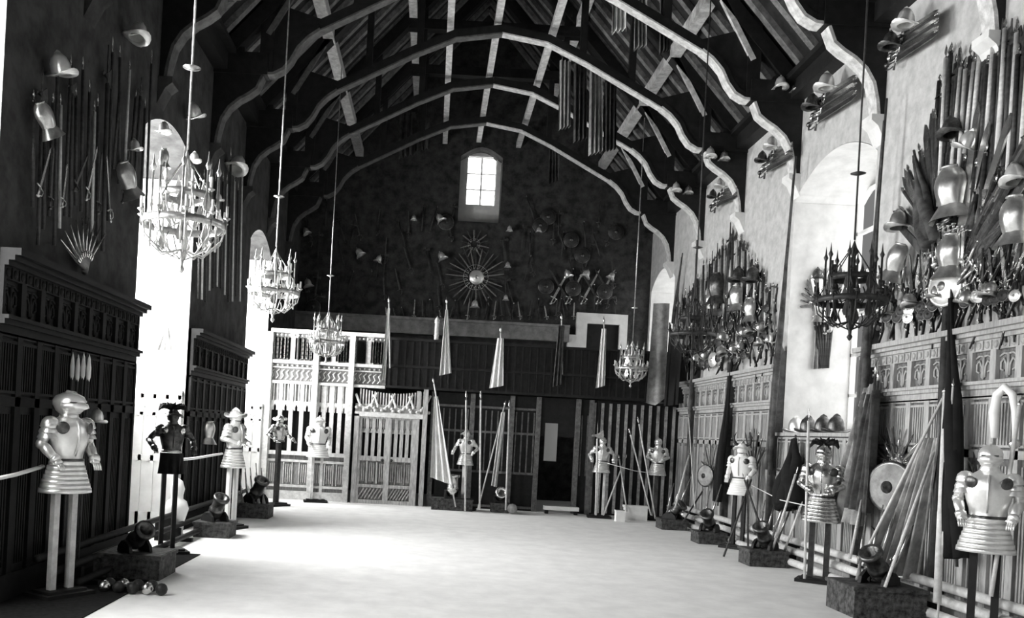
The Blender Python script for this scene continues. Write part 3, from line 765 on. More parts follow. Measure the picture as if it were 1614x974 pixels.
for k, X, Y, z, lab in (('b', -2.53, 8.7, 3.42, 'bright brass ring chandelier hanging nearest on the left'), ('b', -2.63, 14.2, 3.6, 'bright brass chandelier in front of the second pale window jamb'),
                     ('b', -2.5, 20.4, 3.42, 'small brass chandelier in front of the pale carved screen'), ('d', 4.97, 10.7, 3.36, 'black iron chandelier hanging before the large right window'),
                     ('d', 4.5, 15.6, 3.45, 'black iron chandelier before the trophy of arms on the far right panelling'), ('b', 4.95, 22.4, 3.35, 'brass chandelier hanging before the dark gallery front')):
    KC[k].put(lab, 'chandelier', None, Matrix.Translation((X, Y, z)))

# ---------------------------------------------------------------- cloth
def cloth(name, label, cat, top_a, top_b, bot_a, bot_b, folds, depth, material, nrm, group=None, parent=None, wave=0, point=0, nx=40, nz=14):
    A, B_, Cc, D = map(Vector, (top_a, top_b, bot_a, bot_b)); nrm = Vector(nrm)
    o_ = (A+B_)/2; o_ = Vector((o_.x, o_.y, min(Cc.z, D.z)))
    ph = R.random()*6
    def P(s, t):
        p = A.lerp(B_, s).lerp(Cc.lerp(D, s), t)
        p = p + nrm*(depth*(.35+.65*t)*math.sin(folds*2*PI*s+ph+wave*t) + depth*.3*math.sin(folds*4.7*s+2*t))
        p = p + Vector((0, 0, -point*(1-abs(2*s-1))*t))
        return p - o_
    b = MB().grid(P, nx, nz, True, .006, nrm)
    o = b.build(name, material, parent)
    if not parent: o.location = o_; tag(o, label, cat, group)
    return o
def flag_on_staff(label, p, q, cl, material, shaftm=None, name='flag', group=None):
    """staff p->q (world), cloth corners cl=(topA, topB, botA, botB)"""
    p, q = Vector(p), Vector(q)
    t = thing(name, label, 'flag', p, 0, group)
    b = MB().tube([Vector((0, 0, 0)), q-p], .018, 7); b.build('staff', shaftm or M['shaft_pale'], t)
    d = (q-p).normalized(); MB().tube([q-p, q-p+d*.08, q-p+d*.2], [.02, .03, .002], 6).build('finial', M['steel'], t)
    A, B_, Cc, D, folds, dep, nrm = cl
    c_ = cloth('cloth', None, None, Vector(A)-p, Vector(B_)-p, Vector(Cc)-p, Vector(D)-p, folds, dep, material, nrm, parent=t)
    # cloth() recentres on its own origin: restore
    tb = (Vector(A)-p+Vector(B_)-p)/2; c_.location = (tb.x, tb.y, min((Vector(Cc)-p).z, (Vector(D)-p).z))
    return t
# flags hanging from the gallery front
for x, y0, y1, wt, wb, mt, lab, x2 in ((613, 478, 600, 2, 7, 'pale_cloth', 'narrow pale flag hanging at the right end of the carved screen', 604),
        (704, 480, 592, 2, 17, 'pale_cloth', 'white flag hanging above the draped standards', 702), (789, 525, 612, 5, 20, 'pale_cloth', 'white flag hanging at the middle of the gallery front', 782),
        (885, 505, 610, 5, 13, 'mid_cloth', 'ragged dark flag on a pale staff before the gallery', 878), (952, 510, 612, 4, 13, 'pale_cloth', 'narrow white flag hanging in front of the upper doorway', 946)):
    Yf = 22.95
    A, B_ = at(x-wt, y0+8, Yf), at(x+wt, y0+8, Yf); Cc, D = at(x2-wb*.55, y1, Yf), at(x2+wb*.55, y1-4, Yf)
    st0 = at(x+1.5, y1-20, Yf+.12); st0.y = 23.1; flag_on_staff(lab, st0, at(x, y0, Yf), (A, B_, Cc, D, 2.5, .05, NB), M[mt])
# standards draped on leaning staffs by the screen
flag_on_staff('striped pale standard draped from a leaning staff beside the carved doors', at(718, 799, 22.3), at(684, 605, 22.9),
              (at(684, 625, 22.6), at(690, 625, 22.6), at(678, 752, 22.5), at(713, 765, 22.4), 3, .07, NB), M['pale_cloth'])
flag_on_staff('furled pale standard on crossed staffs left of the dark doorway', at(753, 803, 22.3), at(795, 640, 22.9),
              (at(790, 650, 22.6), at(796, 650, 22.6), at(774, 765, 22.5), at(783, 768, 22.5), 2, .05, NB), M['pale_cloth'])
for (a, b, lab) in (((733, 805), (735, 615), 'tall thin pike upright beside the small armour left of the doorway'), ((756, 803), (758, 615), 'pale pike upright between the armour and the furled standard'),
                    ((797, 804), (803, 630), 'pale pike upright immediately right of the furled standard'),
                    ((988, 806), (975, 716), 'short staff leaning right beneath the brass chandelier, crossed by another'), ((951, 812), (988, 716), 'pale staff leaning across its neighbour beneath the gallery'),
                    ((1026, 812), (991, 674), 'pike with pale head leaning left near the far right corner'), ((1033, 818), (1005, 655), 'tallest pike leaning left near the far right corner')):
    span('pike', at(*a, 22.2), at(*b, 22.8), NB, lab, 'pike')
span('halberd', at(939, 812, 22.2), at(942, 664, 22.3), NB, 'broad headed partisan upright beside the armour with spread arms', 'halberd')
# grey banner in the far right corner and the black mass beside it
cloth('banner', 'long grey banner with pointed hem hanging in the far right corner', 'banner', at(1030, 478, 22.9), at(1056, 478, 22.9), at(1018, 635, 22.9), at(1048, 628, 22.9), 1.2, .05, M['grey_cloth'], NB, point=.12)
cloth('black_drape', 'black drape hanging over the end of the right panelling', 'drape', at(1055, 515, 22.5), at(1075, 550, 22.0), at(1046, 640, 22.5), at(1068, 638, 22.0), 2, .05, M['black_cloth'], NB)

# ---------------------------------------------------------------- plinths with mortars
def mortar(label_b, X0, X1, Y, h, dep=.55, tilt=.6, face=-.6, bm=None, name='mortar', lab2=None, r=.12, upright=False):
    b = MB().bx(-(X1-X0)/2, (X1-X0)/2, 0, dep, 0, h).bx(-(X1-X0)/2-.02, (X1-X0)/2+.02, -.02, dep+.02, h-.05, h-.005)
    o = b.build('plinth', bm or M['plinth_wood']); o.location = ((X0+X1)/2, Y, 0); tag(o, label_b, 'plinth')
    if lab2:
        t = thing(name, lab2, 'mortar', ((X0+X1)/2, Y+dep*.4, h), face)
        m = Matrix.Translation((0, 0, r*1.25)) @ Matrix.Rotation(-tilt, 4, 'X') if False else Matrix.Translation((0, 0, r*1.3)) @ Matrix.Rotation(tilt, 4, 'X')
        br = MB().lathe([(.001, -r*1.2), (r*.6, -r*1.1), (r*.95, -r*.5), (r, 0), (r*.9, r*.3), (r*1.05, r*.4), (r*.9, r*.55), (r*.85, r*2.2), (r*1.15, r*2.3), (r*1.15, r*2.7), (r*.7, r*2.7), (r*.65, r*.5), (.001, r*.4)], 20, 1, 1, m)
        br.build('barrel', M['dark_steel'] if not upright else M['steel'], t)
        cg = MB()
        for sg in (-1, 1): cg.prism([(-r*1.5, .005), (r*1.5, .005), (r*1.3, r*.7), (r*.5, r*1.3), (-r*.5, r*1.3), (-r*1.3, r*.7)], r*.35, Matrix.Translation((sg*r*1.2, 0, 0)) @ Matrix.Rotation(PI/2, 4, 'Z'))
        cg.tube([(-r*1.4, 0, r*1.2), (r*1.4, 0, r*1.2)], r*.2, 8); cg.build('carriage', M['oak_shadow'], t)
    return o
mortar('large black plinth at the lower right holding the nearest mortar', 5.22, 6.1, 10.75, .38, .75, .75, -1.0, lab2='nearest bronze mortar tilted up on the large plinth', r=.125)
mortar('black plinth below the right window in front of the floor pikes', 5.45, 6.1, 14.9, .28, lab2='dark mortar on the plinth below the right window', tilt=.7, face=-.8)
mortar('black plinth left of the white horned armour', 5.48, 6.03, 17.85, .24, lab2='dark mortar on the plinth beside the white horned armour', tilt=.8)
mortar('black plinth farthest along the right panelling', 5.4, 5.98, 20.4, .24, lab2='dark mortar pointing left on the farthest right plinth', tilt=.9, face=.8)
mortar('long dark plinth under the striped standard by the carved doors', at(680, 790, 22.4).x, at(745, 790, 22.4).x, 22.4, .3, .5, .0, 0, lab2='bright mortar on the long dark plinth by the carved doors', upright=True, r=.15)
mortar('short dark plinth under the furled standard', at(775, 790, 22.5).x, at(803, 790, 22.5).x, 22.5, .24, .45, 1.2, 0, lab2='bright mortar with a dark mouth under the furled standard', upright=True, r=.13)
b = MB().ball((0, 0, .13), .13, 14); o = b.build('cannon_ball', M['grey_cloth']); o.location = (at(808, 790, 22.4).x, 22.4, 0); tag(o, 'pale stone cannon ball on the floor by the furled standard', 'cannon ball')
o = MB().bx(-.11, .11, -.1, .1, 0, .28).bx(-.12, .12, -.11, .11, .25, .28).build('white_block', M['white_paint']); o.location = (at(976, 805, 22.0).x, 21.9, 0); tag(o, 'small white block in front of the dark slats', 'block')
o = MB().bx(-.28, .28, -.12, .12, 0, .34).bx(-.3, .3, -.14, .14, .32, .37).build('white_box', M['white_paint']); o.location = (at(1001, 800, 22.5).x, 22.45, .0); tag(o, 'wide white box beneath the leaning pikes at the far right', 'box')
bn = thing('bench', 'low white topped bench in the dark doorway', 'bench', (at(885, 800, 23).x, 23.05, 0))
MB().bx(-.45, .45, -.1, .12, .1, .2).build('seat', M['white_paint'], bn)
for sg in (-1, 1): MB().bx(sg*.38-.04, sg*.38+.04, -.08, .1, 0, .1).build('leg', M['oak_dark'], bn)
# muskets heaped on the plinths
k = 0
for (X, Y, z, n, lab) in ((5.6, 11.1, .38, 5, 'musket leaning back on the nearest plinth'), (5.8, 15.1, .28, 4, 'musket leaning on the plinth below the right window'), (5.75, 18.0, .24, 2, 'musket leaning on the plinth by the white horned armour'), (5.7, 20.6, .24, 3, 'musket leaning on the farthest right plinth')):
    for i in range(n):
        p = Vector((X-.15+.1*i, Y+.1, z+.01)); q = p + Vector((.25+.12*i, .35, .8+.15*(i % 3)))
        if q.x > 6.4: q.x = 6.4
        span('musket', p, q, NR, lab, 'musket', 'muskets on ' + lab.split(' on ')[1])

# long pikes laid along the floor by the walls
def longpole(p, q, r, label, group, m, butt=True):
    p, q = Vector(p), Vector(q); t = thing('long_pike', label, 'pike', p, 0, group)
    MB().tube([Vector((0, 0, 0)), (q-p)*.5, (q-p)*.97], r, 8).build('shaft', m, t)
    MB().tube([(q-p)*.965, (q-p)*.985, (q-p)], [r*1.1, r*1.2, .005], 8).build('spearhead', M['steel'], t)
for i, (xo, z) in enumerate(((6.38, .42), (6.28, .27), (6.16, .11))):
    longpole((xo, 8.3, z), (xo-.04, 22.3-.3*i, z), .062, ['topmost long pale pole laid along the floor under the right panelling', 'middle long pale pole laid along the floor under the right panelling', 'lowest long pale pole laid along the floor under the right panelling'][i], None, M['shaft_pale'])
for y in (9, 12.2, 15.6, 19.0, 21.6):
    b = MB().bx(-.06, .16, -.05, .05, 0, .37).bx(-.2, -.06, -.05, .05, 0, .22).bx(-.36, -.2, -.05, .05, 0, .06); o = b.build('pole_rest', M['oak_dark']); o.location = (6.4, y, 0)
    tag(o, 'stepped dark block carrying the long poles along the right panelling', 'pole rest', 'pole rests along the right wall')
for i, (xo, z) in enumerate(((-4.1, .42), (-3.98, .26), (-3.82, .11))):
    longpole((xo, 9.4+.2*i, z), (xo, 20.4-.4*i, z), .045, ['topmost long dark pole laid along the floor under the left panelling', 'middle long dark pole laid along the floor under the left panelling', 'lowest long dark pole laid along the floor under the left panelling'][i], None, M['oak_shadow'])
for y in (10.3, 14.3, 18.6):
    b = MB().bx(-.2, .06, -.05, .05, 0, .37).bx(.06, .2, -.05, .05, 0, .21).bx(.2, .4, -.05, .05, 0, .06); o = b.build('pole_rest', M['oak_dark']); o.location = (-4.15, y, 0)
    tag(o, 'stepped dark block carrying the long poles along the left panelling', 'pole rest', 'pole rests along the left wall')
# dark plinths, mortars and shot at the left
mortar('black plinth at the lower left in front of the white armour', -4.0, -3.2, 10.75, .3, .7, 1.0, .8, lab2='dark mortar on the lower left plinth', r=.11)
mortar('dark plinth between the plumed armour and the morion armour', -3.9, -3.3, 14.9, .26, lab2='dark mortar left of the morion armour on white posts', face=.8)
mortar('dark plinth heaped with gear right of the morion armour', -3.9, -3.25, 18.2, .3, .6, lab2='dark mortar heaped behind the morion armour', face=.8, r=.14)
for i in range(5): span('musket', (-3.8+.11*i, 18.3, .31), (-4.05+.12*i, 18.9, 1.0+.1*(i % 2)), NL, 'musket leaning on the heaped plinth at the left', 'musket', 'muskets on the left heaped plinth')
for i in range(9):
    b = MB().ball((0, 0, .07), .07, 10); o = b.build('iron_shot', M['iron' if i % 3 else 'steel']); o.location = (-3.55+.16*(i % 5), 9.9+.17*(i//5), .0); tag(o, 'small iron shot on the floor at the lower left', 'cannon ball', 'iron shot at the lower left')
b = MB().lathe([(.16, 0), (.2, .04), (.12, .1), (.14, .3), (.2, .5), (.16, .62), (.1, .66), (.1, .72), (.12, .82), (.08, .95), (.001, 1.0)], 16, 1, .8); o = b.build('stone_bust', M['white_paint']); o.location = (-4.1, 14.55, .0); tag(o, 'white stone bust on the floor in the bright window bay behind the plumed armour', 'bust')
# barrier ropes
def rope(name, label, pts, r, m):
    p0 = Vector(pts[0]); b = MB().tube([Vector(p)-p0 for p in pts], r, 7); o = b.build(name, m); o.location = p0; return tag(o, label, 'rope')
rope('barrier_rope', 'white barrier rope running from the left edge to the large white armour', [at(-30, 760, 8.5), at(25, 748, 9.0), at(68, 735, 9.5)], .022, M['white_paint'])
rope('barrier_rope', 'white barrier rope ending at the morion armour on white posts', [at(262, 727, 13.05), at(310, 722, 14.6), at(350, 715, 16.1)], .022, M['white_paint'])
rope('barrier_rope', 'thin white barrier rope left of the black posts below the right window', [at(1185, 765, 17.1), at(1230, 788, 15.2), at(1285, 800, 13.6)], .008, M['white_paint'])
rope('barrier_rope', 'thin white barrier rope in the far right corner', [at(957, 730, 22.5), at(1000, 742, 22.4), at(1036, 747, 22.6)], .007, M['white_paint'])

# ---------------------------------------------------------------- furled banners and shafts up the right wall
def furled(label, p, q, w, m, nrm, name='furled_banner', flare=1.3, shaft=None):
    p, q = Vector(p), Vector(q); t = thing(name, label, 'banner', p)
    d = q-p; MB().tube([Vector((0, 0, 0))-d.normalized()*.1, d*1.06], .018, 7).build('staff', shaft or M['shaft_dark'], t)
    n = 10; b = MB()
    for k in range(4):
        pts = []; rr = []
        for i in range(n+1):
            s = i/n; a = k*PI/2+s*2.2; wd = w*(flare*(1-s)+.35*s)*(0.6+.4*math.sin(PI*min(1, s*1.15+.1)))
            off = Vector((0, 0, 0)); sd = d.cross(nrm).normalized()
            off = sd*wd*.55*math.cos(a) + Vector(nrm)*abs(wd*.4*math.sin(a)+.01)
            pts.append(d*s+off); rr.append(max(.01, wd*.5))
        b.tube(pts, rr, 8)
    b.build('cloth', m, t)
    return t
furled('long dark furled banner at the far jamb of the large right window', onright(1213, 740, .25), onright(1252, 275, .25), .09, M['mid_cloth'], NR)
furled('dark furled banner at the near jamb of the large right window', onright(1352, 760, .28), onright(1395, 190, .28), .10, M['mid_cloth'], NR)
furled('black furled banner leaning on the nearest panelling', onright(1508, 880, .30), onright(1500, 470, .22), .16, M['black_cloth'], NR, flare=1.7)
furled('black furled banner between the small shield and the white horned armour', onright(1132, 790, .3), onright(1155, 565, .22), .14, M['black_cloth'], NR)
furled('slim furled banner near the far end of the right panelling', onright(1085, 770, .25), onright(1098, 400, .25), .07, M['mid_cloth'], NR)
furled('black furled banner under the right window sill, left of the helmets', onright(1250, 800, .3), onright(1254, 692, .2), .34, M['black_cloth'], NR, flare=1.4)
furled('dark furled banner beside the far right window', onright(1062, 510, .15), onright(1075, 405, .15), .07, M['mid_cloth'], NR)
# pale boards/posts
for (a, b, lab, r) in (((1477, 950), (1492, 620), 'broad pale staff standing beside the black furled banner', .045), ((1562, 940), (1607, 640), 'pale pike standing beside the right edge armour', .022),
                    ((1478, 975), (1502, 610), 'thin pale staff close to the broad pale staff', .014), ((1095, 800), (1085, 650), 'thin pale staff near the far end of the right panelling', .014)):
    p, q = onright(*a, .55), onright(*b, .3); p.z = max(p.z, 0.01); t = thing('staff', lab, 'staff', p)
    MB().tube([Vector((0, 0, 0)), q-p], r, 8).build('shaft', M['shaft_pale'], t); MB().tube([(q-p), (q-p)*1.01, (q-p)*1.04], [r, r*1.3, .003], 8).build('tip', M['steel'], t)
# pale tall shaft near window left
for (a, b, Y1, Y2, k, lab) in (((1268, 912), (1275, 640), 13.2, 13.6, 'pike', 'tall pale pike standing left of the black post armour'), ((1140, 890), (1188, 745), 16.0, 17.2, 'dark_pike', 'dark staff leaning right beside the white horned armour'),
                     ((1178, 900), (1178, 745), 16.3, 16.9, 'dark_pike', 'dark upright staff of the tripod by the white horned armour'), ((1218, 895), (1170, 745), 15.3, 16.9, 'dark_pike', 'dark staff leaning left onto the white horned armour'),
                     ((1215, 875), (1258, 735), 15.0, 14.6, 'pike', 'pale staff rising from the plinth to the black post armour'), ((1235, 872), (1265, 790), 15.0, 14.3, 'pike', 'short pale staff rising from the plinth below the right window'),
                     ((1064, 800), (1088, 710), 20.2, 20.9, 'pike', 'pale staff leaning right from the farthest right plinth'), ((1075, 825), (1110, 770), 20.3, 20.9, 'dark_pike', 'dark staff leaning from the farthest right plinth'),
                     ((1395, 925), (1480, 690), 10.6, 11.2, 'pike', 'thin pale pike crossing the great draped flag'), ((1340, 880), (1362, 770), 12.2, 12.8, 'pike', 'pale staff leaning between the dark standards and the round shield')):
    p, q = at(*a, Y1), at(*b, Y2); p.z = max(p.z, .01); span(k, p, q, NR, lab, 'pike')
# great flags
flag_on_staff('great grey flag draped down a leaning staff behind the nearest mortar', (5.62, 11.5, .55), onright(1486, 628, .3),
    (onright(1452, 690, .3), onright(1480, 690, .3), at(1366, 892, 11.6), at(1452, 918, 11.6), 5, .12, (NR+NB*.6).normalized()), MATS['flag_cloth'])
for i, (a, b, c1, c2, mm, lab) in enumerate((((1352, 850), (1380, 590), (1308, 815), (1356, 830), 'grey_cloth', 'grey standard hanging in long folds under the near jamb of the right window'),
        ((1362, 840), (1384, 600), (1338, 800), (1372, 810), 'mid_cloth', 'black standard hanging behind the grey folds under the near jamb of the right window'))):
    flag_on_staff(lab, onright(*a, .35+.1*i), onright(*b, .3), (onright(b[0]-14, b[1]+22, .3+.05*i), onright(b[0]-2, b[1]+14, .3+.05*i), onright(*c1, .35+.05*i), onright(*c2, .35+.05*i), 4, .08, NR), M[mm], M['shaft_dark'])

for i, (x, y) in enumerate(((1500, 520), (1371, 560), (1230, 560), (1156, 575), (1096, 595))):
    p = onright(x, y, .1); b = MB().bx(XR-.16, XR-.0, p.y-.05, p.y+.05, 0, ZC+.25 if i else 4.1)
    b.tube([(XR-.17, p.y, 0), (XR-.17, p.y, ZC+.2 if i else 4.05)], .055, 10); b.lathe([(.06, 0), (.1, .05), (.05, .16), (.001, .18)], 10, 1, 1, Matrix.Translation((XR-.13, p.y, ZC+.2 if i else 4.05)))
    struct('trim_%d' % tn, b, M['dark_post']); tn += 1
o = MB().bx(0, 1.1, 0, 5.6, 0, .012).build('floor_mat', M['matting']); o.location = (XL+.02, 7.4, 0); tag(o, 'dark floor mat along the left panelling beneath the large white armour', 'mat')  # added dark sheet; the pier's shadow on the floor is painted with it
# helmets on the right window sill
for i, (x, y) in enumerate(((1254, 678), (1273, 676), (1297, 673), (1318, 671))):
    u_, v_ = uv(x, y); X = XR+.12; Y = F*X/u_
    k = ('white_helmet', 'dark_helmet', 'dark_helmet', 'dark_helmet')[i]
    put(k, (X, Y, 2.3), NR, ['pale peaked helmet at the far left of the right window sill', 'dark helmet second from the left on the right window sill', 'dark helmet third from the left on the right window sill', 'dark helmet at the right end of the window sill row'][i], 'helmet', None, 1.0)

# ---------------------------------------------------------------- trophies of arms, right wall
THICK = 1.45
G1 = 'the great trophy on the right'
def P1(x, y, off=.12): return onright(x, y, off)
for i in range(40):                                       # upright pikes high up
    x = 1478+i*3.6+R.uniform(-2, 2); top = 95-1.6*i+R.uniform(-25, 30); bot = 250+R.uniform(-15, 90)
    span(('dark_pike', 'dark_halberd', 'pike')[i % 3 if i % 5 else 0], P1(x-8, bot, .06+.02*(i % 3)), P1(x+R.uniform(2, 12), top, .06+.02*(i % 3)), NR, 'pike standing upright high in the fan of ' + G1, 'pike', 'pikes high in the great trophy')
for i in range(30):                                       # fan radiating to the right
    a = (1505+R.uniform(-6, 26), 440+R.uniform(-40, 20)); b = (1535+i*4.2, 215+R.uniform(-60, 120))
    b = (b[0], max(60, b[1]))
    span(('dark_sword', 'dark_pike', 'sword', 'dark_halberd')[i % 4], P1(*a, .1), P1(*b, .14), NR, 'long blade or pole slanting to the upper right in ' + G1, 'weapon', 'slanting weapons in the great trophy')
for i in range(34):
    x = 1490+(i*37) % 122; y = 250+(i*53) % 190
    span(('dark_pike', 'dark_sword', 'dark_halberd', 'sword')[i % 4], P1(x-14, min(470, y+95), .07), P1(x+R.uniform(4, 26), y-30, .1), NR, 'weapon crowded behind the breastplates of ' + G1, 'weapon', 'weapons crowded behind the breastplates')
for i in range(24):
    a = (1480+R.uniform(-12, 10), 400+R.uniform(-20, 30)); b = (1405+i*3, 330-i*6.5+R.uniform(-20, 20))
    span(('dark_sword', 'sword', 'dark_pike')[i % 3], P1(*a, .08), P1(*b, .12), NR, 'blade or pole slanting to the upper left in ' + G1, 'weapon', 'left slanting weapons in the great trophy')
def cw(x, y, wpx, base=.4, off=.16):   # scale so the piece spans wpx pixels vertically
    p = onright(x, y, off); return p, wpx*p.y/F/base
for (k, x, y, hpx, base, lab, cat, tl) in (
    ('breast', 1500, 330, 75, .52, 'large bright breastplate in the middle of the great trophy', 'breastplate', .05), ('breast', 1497, 425, 62, .52, 'bright breastplate directly below the large one in the great trophy', 'breastplate', -.05),
    ('breast', 1408, 430, 52, .52, 'tilted bright breastplate at the left of the great trophy', 'breastplate', -.35), ('breast', 1600, 372, 70, .52, 'breastplate cut by the right edge of the great trophy', 'breastplate', 0),
    ('helmet', 1417, 362, 34, .33, 'steel helmet at the left end of the great trophy', 'helmet', .1), ('dark_helmet', 1502, 215, 36, .33, 'dark helmet at the top left of the pair high in the great trophy', 'helmet', .2), ('white_helmet', 1520, 236, 32, .33, 'bright helmet low right of the dark helmet high in the great trophy', 'helmet', -.4),
    ('white_helmet', 1602, 290, 38, .33, 'bright helmet at the right edge over the cut breastplate', 'helmet', .2)):
    p, s = cw(x, y, hpx, base, .2); put(k, p, (NR+NB*.35).normalized(), lab, cat, None, s, tilt=tl)
p, s = cw(1490, 452, 62, .6, .22); put('shield', p, (NR+NB*.3).normalized(), 'round white shield at the foot of the great trophy', 'shield', None, s)
furled('dark flag draped left of the large breastplate in the great trophy', P1(1470, 385, .2), P1(1442, 245, .16), .13, M['mid_cloth'], NR, name='draped_flag', flare=1.8)
for i in range(9):
    p = P1(1455+i*8, 355+R.uniform(-3, 3), .2); span('sword', p, p+Vector((0, R.uniform(-.05, .05), -.4)), NR, 'short blade hanging below the large bright breastplate', 'sword', 'blades below the large breastplate')
# rows of pistols along the foot of the trophy
for j in range(4):
    for i in range(24):
        x = 1384+i*9.6+R.uniform(-3, 3)
        if 1494 < x < 1510: continue
        y = 440+j*19 - (x-1386)*.085 + 3*R.uniform(-3, 3)
        if j == 3 and (i % 4 > 1): continue
        p, s = cw(x, y+14, 46, .47, .12+.03*(j % 2)); put('pistol', p, NR, 'flintlock pistol in the rows at the foot of ' + G1, 'pistol', 'pistols at the foot of the great trophy', s*R.uniform(1.1, 1.5), tilt=R.uniform(-.7, .7), up=(0, 0, 1) if (i+j) % 2 else (0, .15, -1))
for i in range(22):
    p, s = cw(1392+(i*18.5) % 215+R.uniform(-4, 4), 496-((i*18.5) % 215)*.10+R.uniform(-14, 8), 19, .6, .2)
    if 1492 < 1392+(i*18.5) % 215 < 1512: continue
    put(('dark_shield', 'dark_shield', 'shield')[i % 3], p, (NR+NB*.4).normalized(), 'small round target among the pistols of ' + G1, 'shield', 'small targets in the great trophy', s)
for i in range(10):
    x = 1396+i*21; p = P1(x, 475-(i*2), .15); q = P1(x+R.uniform(-14, 14), 405-i*2, .15)
    span(('sword', 'musket', 'dark_sword')[i % 3], p, q, NR, 'weapon rising between pistols and breastplates of ' + G1, 'weapon', 'weapons between pistols and breastplates')

G2 = 'the dense trophy over the far right panelling'
for i in range(46):
    x = 1078+i*3.1; c_ = 1-abs(i-24)/25
    top = 470-115*c_+R.uniform(-12, 14); bot = 560-(x-1078)*.1-R.uniform(0, 60)
    span(('pike', 'dark_pike', 'dark_halberd')[i % 3], P1(x-3, bot, .07), P1(x+R.uniform(-1, 3), top, .07+.02*(i % 2)), NR, 'pike standing upright in ' + G2, 'pike', 'pikes in the dense trophy')
for j in range(7):
    for i in range(17):
        x = 1078+i*8.6+R.uniform(-4, 4); y = 474+j*17-(x-1078)*.07+R.uniform(-5, 5)
        if j < 1 and not 1110 < x < 1205: continue
        p, s = cw(x, y+10, 26, .47, .12+.03*(j % 2)); k = ('pistol', 'pistol', 'pistol', 'pistol')[(i+j) % 4]
        if y+16 > 598-(x-1078)*.19: continue
        put(k, p, NR, 'small pistol in the rows of ' + G2, 'pistol', 'pistols in the dense trophy', s*1.6, tilt=R.uniform(-1, 1), up=(0, 0, 1) if (i+j) % 2 else (0, .1, -1))
for (k, x, y, hpx, base, lab, cat) in (('dark_helmet', 1163, 445, 26, .33, 'dark helmet at the left of the pair topping the dense trophy', 'helmet'), ('dark_helmet', 1186, 446, 28, .33, 'dark helmet at the right of the pair topping the dense trophy', 'helmet'),
    ('breast', 1161, 482, 36, .52, 'bright breastplate under the left dark helmet of the dense trophy', 'breastplate'), ('breast', 1183, 500, 34, .52, 'bright breastplate under the right dark helmet of the dense trophy', 'breastplate'), ('breast', 1123, 490, 38, .52, 'bright breastplate at the upper left of the dense trophy', 'breastplate'),
    ('dark_breast', 1130, 470, 44, .52, 'dark breastplate behind the bright one at the upper left of the dense trophy', 'breastplate'), ('white_helmet', 1092, 520, 18, .33, 'small bright helmet at the left of the dense trophy', 'helmet')):
    p, s = cw(x, y, hpx, base, .22); put(k, p, (NR+NB*.35).normalized(), lab, cat, None, s)
p, s = cw(1124, 567, 24, .6, .22); put('shield', p, (NR+NB*.3).normalized(), 'small round white shield low in the dense trophy', 'shield', None, s)
for i in range(30):
    p, s = cw(1084+(i % 8)*17+R.uniform(-5, 5), 500+(i//8)*24-(i % 8)*2+R.uniform(-6, 6), 13, .6, .2); put('dark_shield', p, (NR+NB*.4).normalized(), 'tiny round target in ' + G2, 'shield', 'targets in the dense trophy', s)

# trophy on the face of the far jamb, in the large right window: hangs flat on the jamb facing the camera
YJ = 16.74
def PJ(x, y): return at(x, y, YJ-.1)
for i in range(9):
    span(('dark_sword', 'sword')[i % 2], PJ(1299, 525), PJ(1272+i*7, 440-18*math.sin(PI*i/8)), NB, 'sword in the fan on the pale jamb behind the black chandelier', 'sword', 'swords on the right window jamb')
put('breast', PJ(1294, 500), NB, 'bright breastplate on the pale jamb behind the black chandelier', 'breastplate', None, .85)
for i in range(14):
    a_ = -1.7+i*.26; span(('dark_sword', 'pistol')[i % 2], PJ(1296+12*math.sin(a_), 480-10*math.cos(a_)), PJ(1296+36*math.sin(a_), 478-42*math.cos(a_)), NB, 'dark arm radiating around the breastplate on the right window jamb', 'weapon', 'arms radiating on the right window jamb')
put('dark_helmet', PJ(1288, 440), NB, 'dark helmet left on the pale jamb behind the black chandelier', 'helmet', None, .7)
put('dark_helmet', PJ(1311, 444), NB, 'dark helmet right on the pale jamb behind the black chandelier', 'helmet', None, .7)
cloth('small_banner', 'small striped banner hanging below the swords on the right window jamb', 'banner', PJ(1284, 520), PJ(1308, 520), PJ(1280, 582), PJ(1306, 580), 4, .03, M['grey_cloth'], NB)
for i in range(6): span('dark_pike', PJ(1300+i*2-6, 580), PJ(1283+i*6, 495), NB, 'thin dark rod crossing the small striped banner', 'rod', 'rods across the small banner')

THICK = 1.0
# small trophies on the panelling
G3 = 'the panelling trophy behind the great draped flag'
p, s = cw(1405, 768, 80, .6, .25); put('grey_shield', p, (NR+NB*.5).normalized(), 'large grey round shield on the nearest right panelling', 'shield', None, s)
for i in range(16):
    a = -1.4+i*.19; p = onright(1412, 735, .15); q = onright(1412+58*math.sin(a), 735-62*math.cos(a)*R.uniform(.75, 1.15), .18)
    span(('sword', 'dark_sword', 'musket')[i % 3], p, q, NR, 'weapon fanned above the large grey round shield', 'weapon', 'weapons above the grey shield')
for i in range(12):
    x, y = 1382+R.uniform(-6, 46), 705+R.uniform(-15, 40) if i < 7 else 812+R.uniform(0, 50); p, s = cw(x, y, 30, .47, .15)
    put('pistol', p, NR, 'pistol around the large grey round shield', 'pistol', 'pistols around the grey shield', s, tilt=R.uniform(-2, 2))
p, s = cw(1112, 750, 34, .6, .25); put('grey_shield', p, (NR+NB*.5).normalized(), 'small grey round shield on the far right panelling', 'shield', None, s)
for i in range(9):
    a = -1.2+i*.3; span(('dark_sword', 'sword')[i % 2], onright(1120, 745, .15), onright(1120+16*math.sin(a), 745-52*math.cos(a), .15), NR, 'blade fanned behind the small grey round shield', 'sword', 'blades behind the small grey shield')
